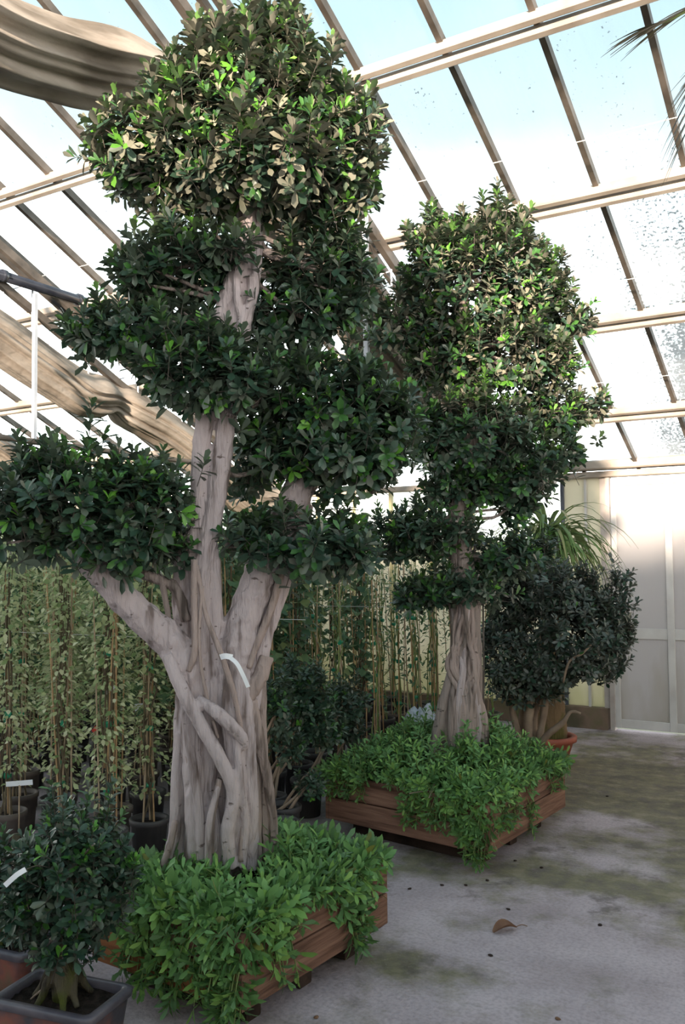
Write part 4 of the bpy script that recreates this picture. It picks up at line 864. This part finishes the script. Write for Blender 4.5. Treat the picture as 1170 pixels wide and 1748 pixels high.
# twine strung along the climber rows
for k, (y, z) in enumerate(((3.75, 1.22), (4.5, 1.28), (5.6, 1.30))):
    tag(MB().tube([V(-9.5+k, y, z), V(-6, y-.01, z-.02), V(-3.0, y, z)], .0022, 5, sub=4).build('twine', M['string']), ('nearest', 'middle', 'farthest')[k]+' pale twine strung across the climbers at left', 'twine')

# ------------------------------------------------------------------ labels, bag, litter
def strip(name, pts, wd, m_, label, cat, up_=(0, 0, 1), th=.001):
    mb = MB(); pts, _ = spline(np.array(pts, float), np.ones(len(pts)), 5)
    t = unit(np.gradient(pts, axis=0)); s = unit(np.cross(t, np.asarray(up_, float))); n_ = np.cross(s, t); k = len(pts)
    v = np.concatenate([pts-s*wd/2, pts+s*wd/2, pts-s*wd/2-n_*th, pts+s*wd/2-n_*th])
    f = [(i, i+1, k+i+1, k+i) for i in range(k-1)]+[(2*k+i, 3*k+i, 3*k+i+1, 2*k+i+1) for i in range(k-1)]+[(i, 2*k+i, 2*k+i+1, i+1) for i in range(k-1)]+[(k+i, k+i+1, 3*k+i+1, 3*k+i) for i in range(k-1)]
    f += [(0, k, 3*k, 2*k), (k-1, 3*k-1, 4*k-1, 2*k-1)]
    return tag(mb.add(v, f).build(name, m_), label, cat)
d = D1-.20; tow = -FW
tagr = empty('plant_tag', atD(384, 1123, d), 'white looped paper strip tied to the pale trunk', 'tag')
q = strip('band', [atD(376, 1122, d+.01), atD(385, 1120, d-.005), atD(397, 1122, d)], .022, M['white'], None, None, tow); q.parent = tagr; q.location = -np.array(tagr.location)
q = strip('tail', [atD(392, 1122, d), atD(404, 1132, d-.015), atD(414, 1150, d-.015), atD(424, 1173, d)], .016, M['white'], None, None, tow); q.parent = tagr; q.location = -np.array(tagr.location)
tag2 = empty('plant_tag', atD(44, 1484, 2.78), 'white strip tag sticking out left of the bonsai crown', 'tag')
q = strip('strip', [atD(44, 1484, 2.78), atD(28, 1494, 2.77), atD(8, 1512, 2.77)], .016, M['white'], None, None, tow); q.parent = tag2; q.location = -np.array(tag2.location)
MB().tube([atD(43, 1485, 2.78), atD(70, 1478, 2.85), atD(110, 1500, Db), atD(118, 1600, Db), V(*bo, .2)], .0015, 5, sub=4).build('wire', M['twig'], tag2)
def stake_label(px_, py_, d_, w_, h_, m_, label, tilt=.3):
    p = atD(px_, py_, d_); r = empty('plant_label', (p[0], p[1], 0.0), label, 'label'); 
    MB().obox(p, (w_, .003, h_), np.stack([unit(RT+UP*tilt), unit(-FW), unit(np.cross(unit(RT+UP*tilt), unit(-FW)))], 1)).build('card', m_, r)
    MB().tube([V(p[0], p[1], .0), V(p[0], p[1], p[2]-.01)], .004, 6).build('stake', M['cane_pale'], r)
stake_label(240, 1207, 5.6, .075, .045, M['white'], 'white card on a stake left of the pale trunk', .1)
stake_label(188, 1178, 5.2, .065, .018, M['white'], 'slim slanted white card among the climbers', .75)
stake_label(33, 1337, 5.0, .15, .028, M['white'], 'long white card low among the pots at the left edge', .08)
stake_label(162, 1245, 5.6, .022, .04, M['red'], 'small red card among the climbers', -.8)
# crumpled plastic behind the farther planter's plants
sb = bmesh.new(); bmesh.ops.create_icosphere(sb, subdivisions=4, radius=1)
pb = V(-2.93, 5.90, 0); rs = np.random.default_rng(9); ph = rs.uniform(0, 6.28, 9)
for v in sb.verts:
    c_ = v.co; n_ = .10*math.sin(7*c_.x+ph[0])*math.sin(6*c_.z+ph[1])+.07*math.sin(13*c_.y+ph[2]+3*c_.z)+.05*math.sin(19*c_.x+11*c_.z+ph[3])
    c_ *= 1+n_; v.co = (c_.x*.17, c_.y*.15, (c_.z*.5+.5)*.56 if c_.z > -.9 else 0)
me = bpy.data.meshes.new('plastic_bag'); sb.to_mesh(me); sb.free(); o = link('plastic_bag', me, M['plastic'], None, True); o.location = pb
tag(o, 'crumpled pale plastic bag behind the farther planter plants', 'bag')
# the curled dry leaf and small litter on the concrete
p = atPl(863, 1590, (0, 0, 1), 0.0)
r = empty('dry_leaf', p, 'curled brown dry leaf lying on the open concrete', 'leaf')
v, f = [], []
for i in range(9):
    s = i/8; wv = .034*math.sin(math.pi*min(1, s*.95+.05))**.7
    for j in range(7):
        u = (j/6-.5)*2; a = u*1.25; v.append((-.06+.12*s, math.sin(a)*wv, .004+.018*math.sin(s*3)+(1-math.cos(a))*wv*.9))
f = [(i*7+j, i*7+j+1, (i+1)*7+j+1, (i+1)*7+j) for i in range(8) for j in range(6)]
MB().add(v, f).build('blade', M['dry'], r, True, (0, 0, 0)); MB().tube([V(.055, 0, .012), V(.09, .01, .012), V(.115, .005, .004)], .002, 5, sub=3).build('stalk', M['dry'], r, True, (0, 0, 0)); r.rotation_euler = (0, 0, .9)
rs = np.random.default_rng(77)
for a, b, lb, orange in ((700, 1518, 'dark bark chip nearest the right corner of the nearer planter', 0), (755, 1512, 'dark bark chip lying just in front of the trailing herbs', 0), (795, 1512, 'dark bark chip under the front corner of the farther planter', 0), (832, 1504, 'dark bark chip right of the trailing herbs', 0), (868, 1553, 'lone dark chip straight behind the curled dry leaf', 0), (1025, 1580, 'dark chip far to the right of the curled dry leaf', 0), (838, 1632, 'dark chip in front of the curled dry leaf', 0), (925, 1482, 'dark chip on the pale patch beside the farther planter', 0), (1037, 1360, 'dark chip on the pale patch before the door', 0), (880, 1470, 'dark chip below the right side of the farther planter', 0), (540, 1738, 'orange leaf scrap on the concrete right of the nearer planter corner', 1), (952, 1740, 'orange leaf scrap on the concrete at the bottom edge', 1)):
    p = atPl(a, b, (0, 0, 1), 0.0); q = bmesh.new(); bmesh.ops.create_icosphere(q, subdivisions=1, radius=1)
    for vv in q.verts: vv.co = (vv.co.x*.012*rs.uniform(.7, 1.4), vv.co.y*.009*rs.uniform(.7, 1.4), max(0, vv.co.z*.5+.5)*.008)
    me = bpy.data.meshes.new('bark_chip'); q.to_mesh(me); q.free(); o = link('bark_chip', me, M['dry'] if orange else M['wood_dark'], None, True); o.location = p; o.rotation_euler = (0, 0, rs.uniform(0, 6))
    tag(o, lb, 'litter', 'leaf scraps on the floor' if orange else 'dark chips on the floor')

# ------------------------------------------------------------------ palm whose fronds reach in at upper right
pc = atD(1560, 120, 2.35); pb = V(pc[0], pc[1], 0)
t5 = empty('feather_palm', pb, 'palm with thin pointed leaflets reaching in at the upper right', 'palm')
MB().tube([pb, pb+V(.02, 0, 1.2), pb+V(.01, 0, pc[2]-.35), pb+V(0, 0, pc[2]-.2), pb+V(0, 0, pc[2]+.03)], [.10, .075, .06, .07, .015], 14, wob=.05, sub=5).build('trunk', M['bark_palm'], t5, True)
def frond(pts, L0, aim, nl, seed, first=.12):
    rs = np.random.default_rng(seed); P, _ = spline(np.array(pts), np.ones(len(pts)), 12); r = MB().tube(P, np.linspace(.010, .003, len(P)), 7).build('frond', M['gstem'], t5, True)
    t = unit(np.gradient(P, axis=0)); off = np.array(t5.location)
    for i in range(nl):
        k = int((first+(1-first)*i/(nl-1))*(len(P)-1)); s_ = unit(np.cross(t[k], V(0, 0, 1))); tip = i/(nl-1)
        for sg in (-1, 1):
            d = unit(t[k]*(.55+.5*tip)+s_*sg*(.42-.25*tip)+aim+rs.normal(0, .05, 3)); q = MB()
            strap(q, P[k], d, L0*(1-.25*tip)*rs.uniform(.85, 1.1), .010, .25, 7); o = q.build('leaflet', M['palm'], r, True, off)
f1 = [pc, atD(1430, -70, 2.3), atD(1320, -50, 2.25), atD(1215, -5, 2.2), atD(1150, 30, 2.2), atD(1120, 42, 2.2)]
f2 = [pc, atD(1440, 0, 2.5), atD(1320, 10, 2.5), atD(1240, 60, 2.5), atD(1195, 130, 2.5), atD(1178, 215, 2.5)]
frond(f1, .19, -RT*.5-UP*.25, 13, 1, .4); frond(f2, .25, -RT*.75-UP*.75, 12, 2, .4)
for k in range(6):
    a = k*1.05+.3; dd = V(math.cos(a), math.sin(a), 0)
    if dd@unit(V(-1.0, .3, 0)) > .35: continue
    frond([pc, pc+dd*.3+V(0, 0, .25), pc+dd*.65+V(0, 0, .2), pc+dd*.9], .24, V(0, 0, -.4), 12, 10+k)
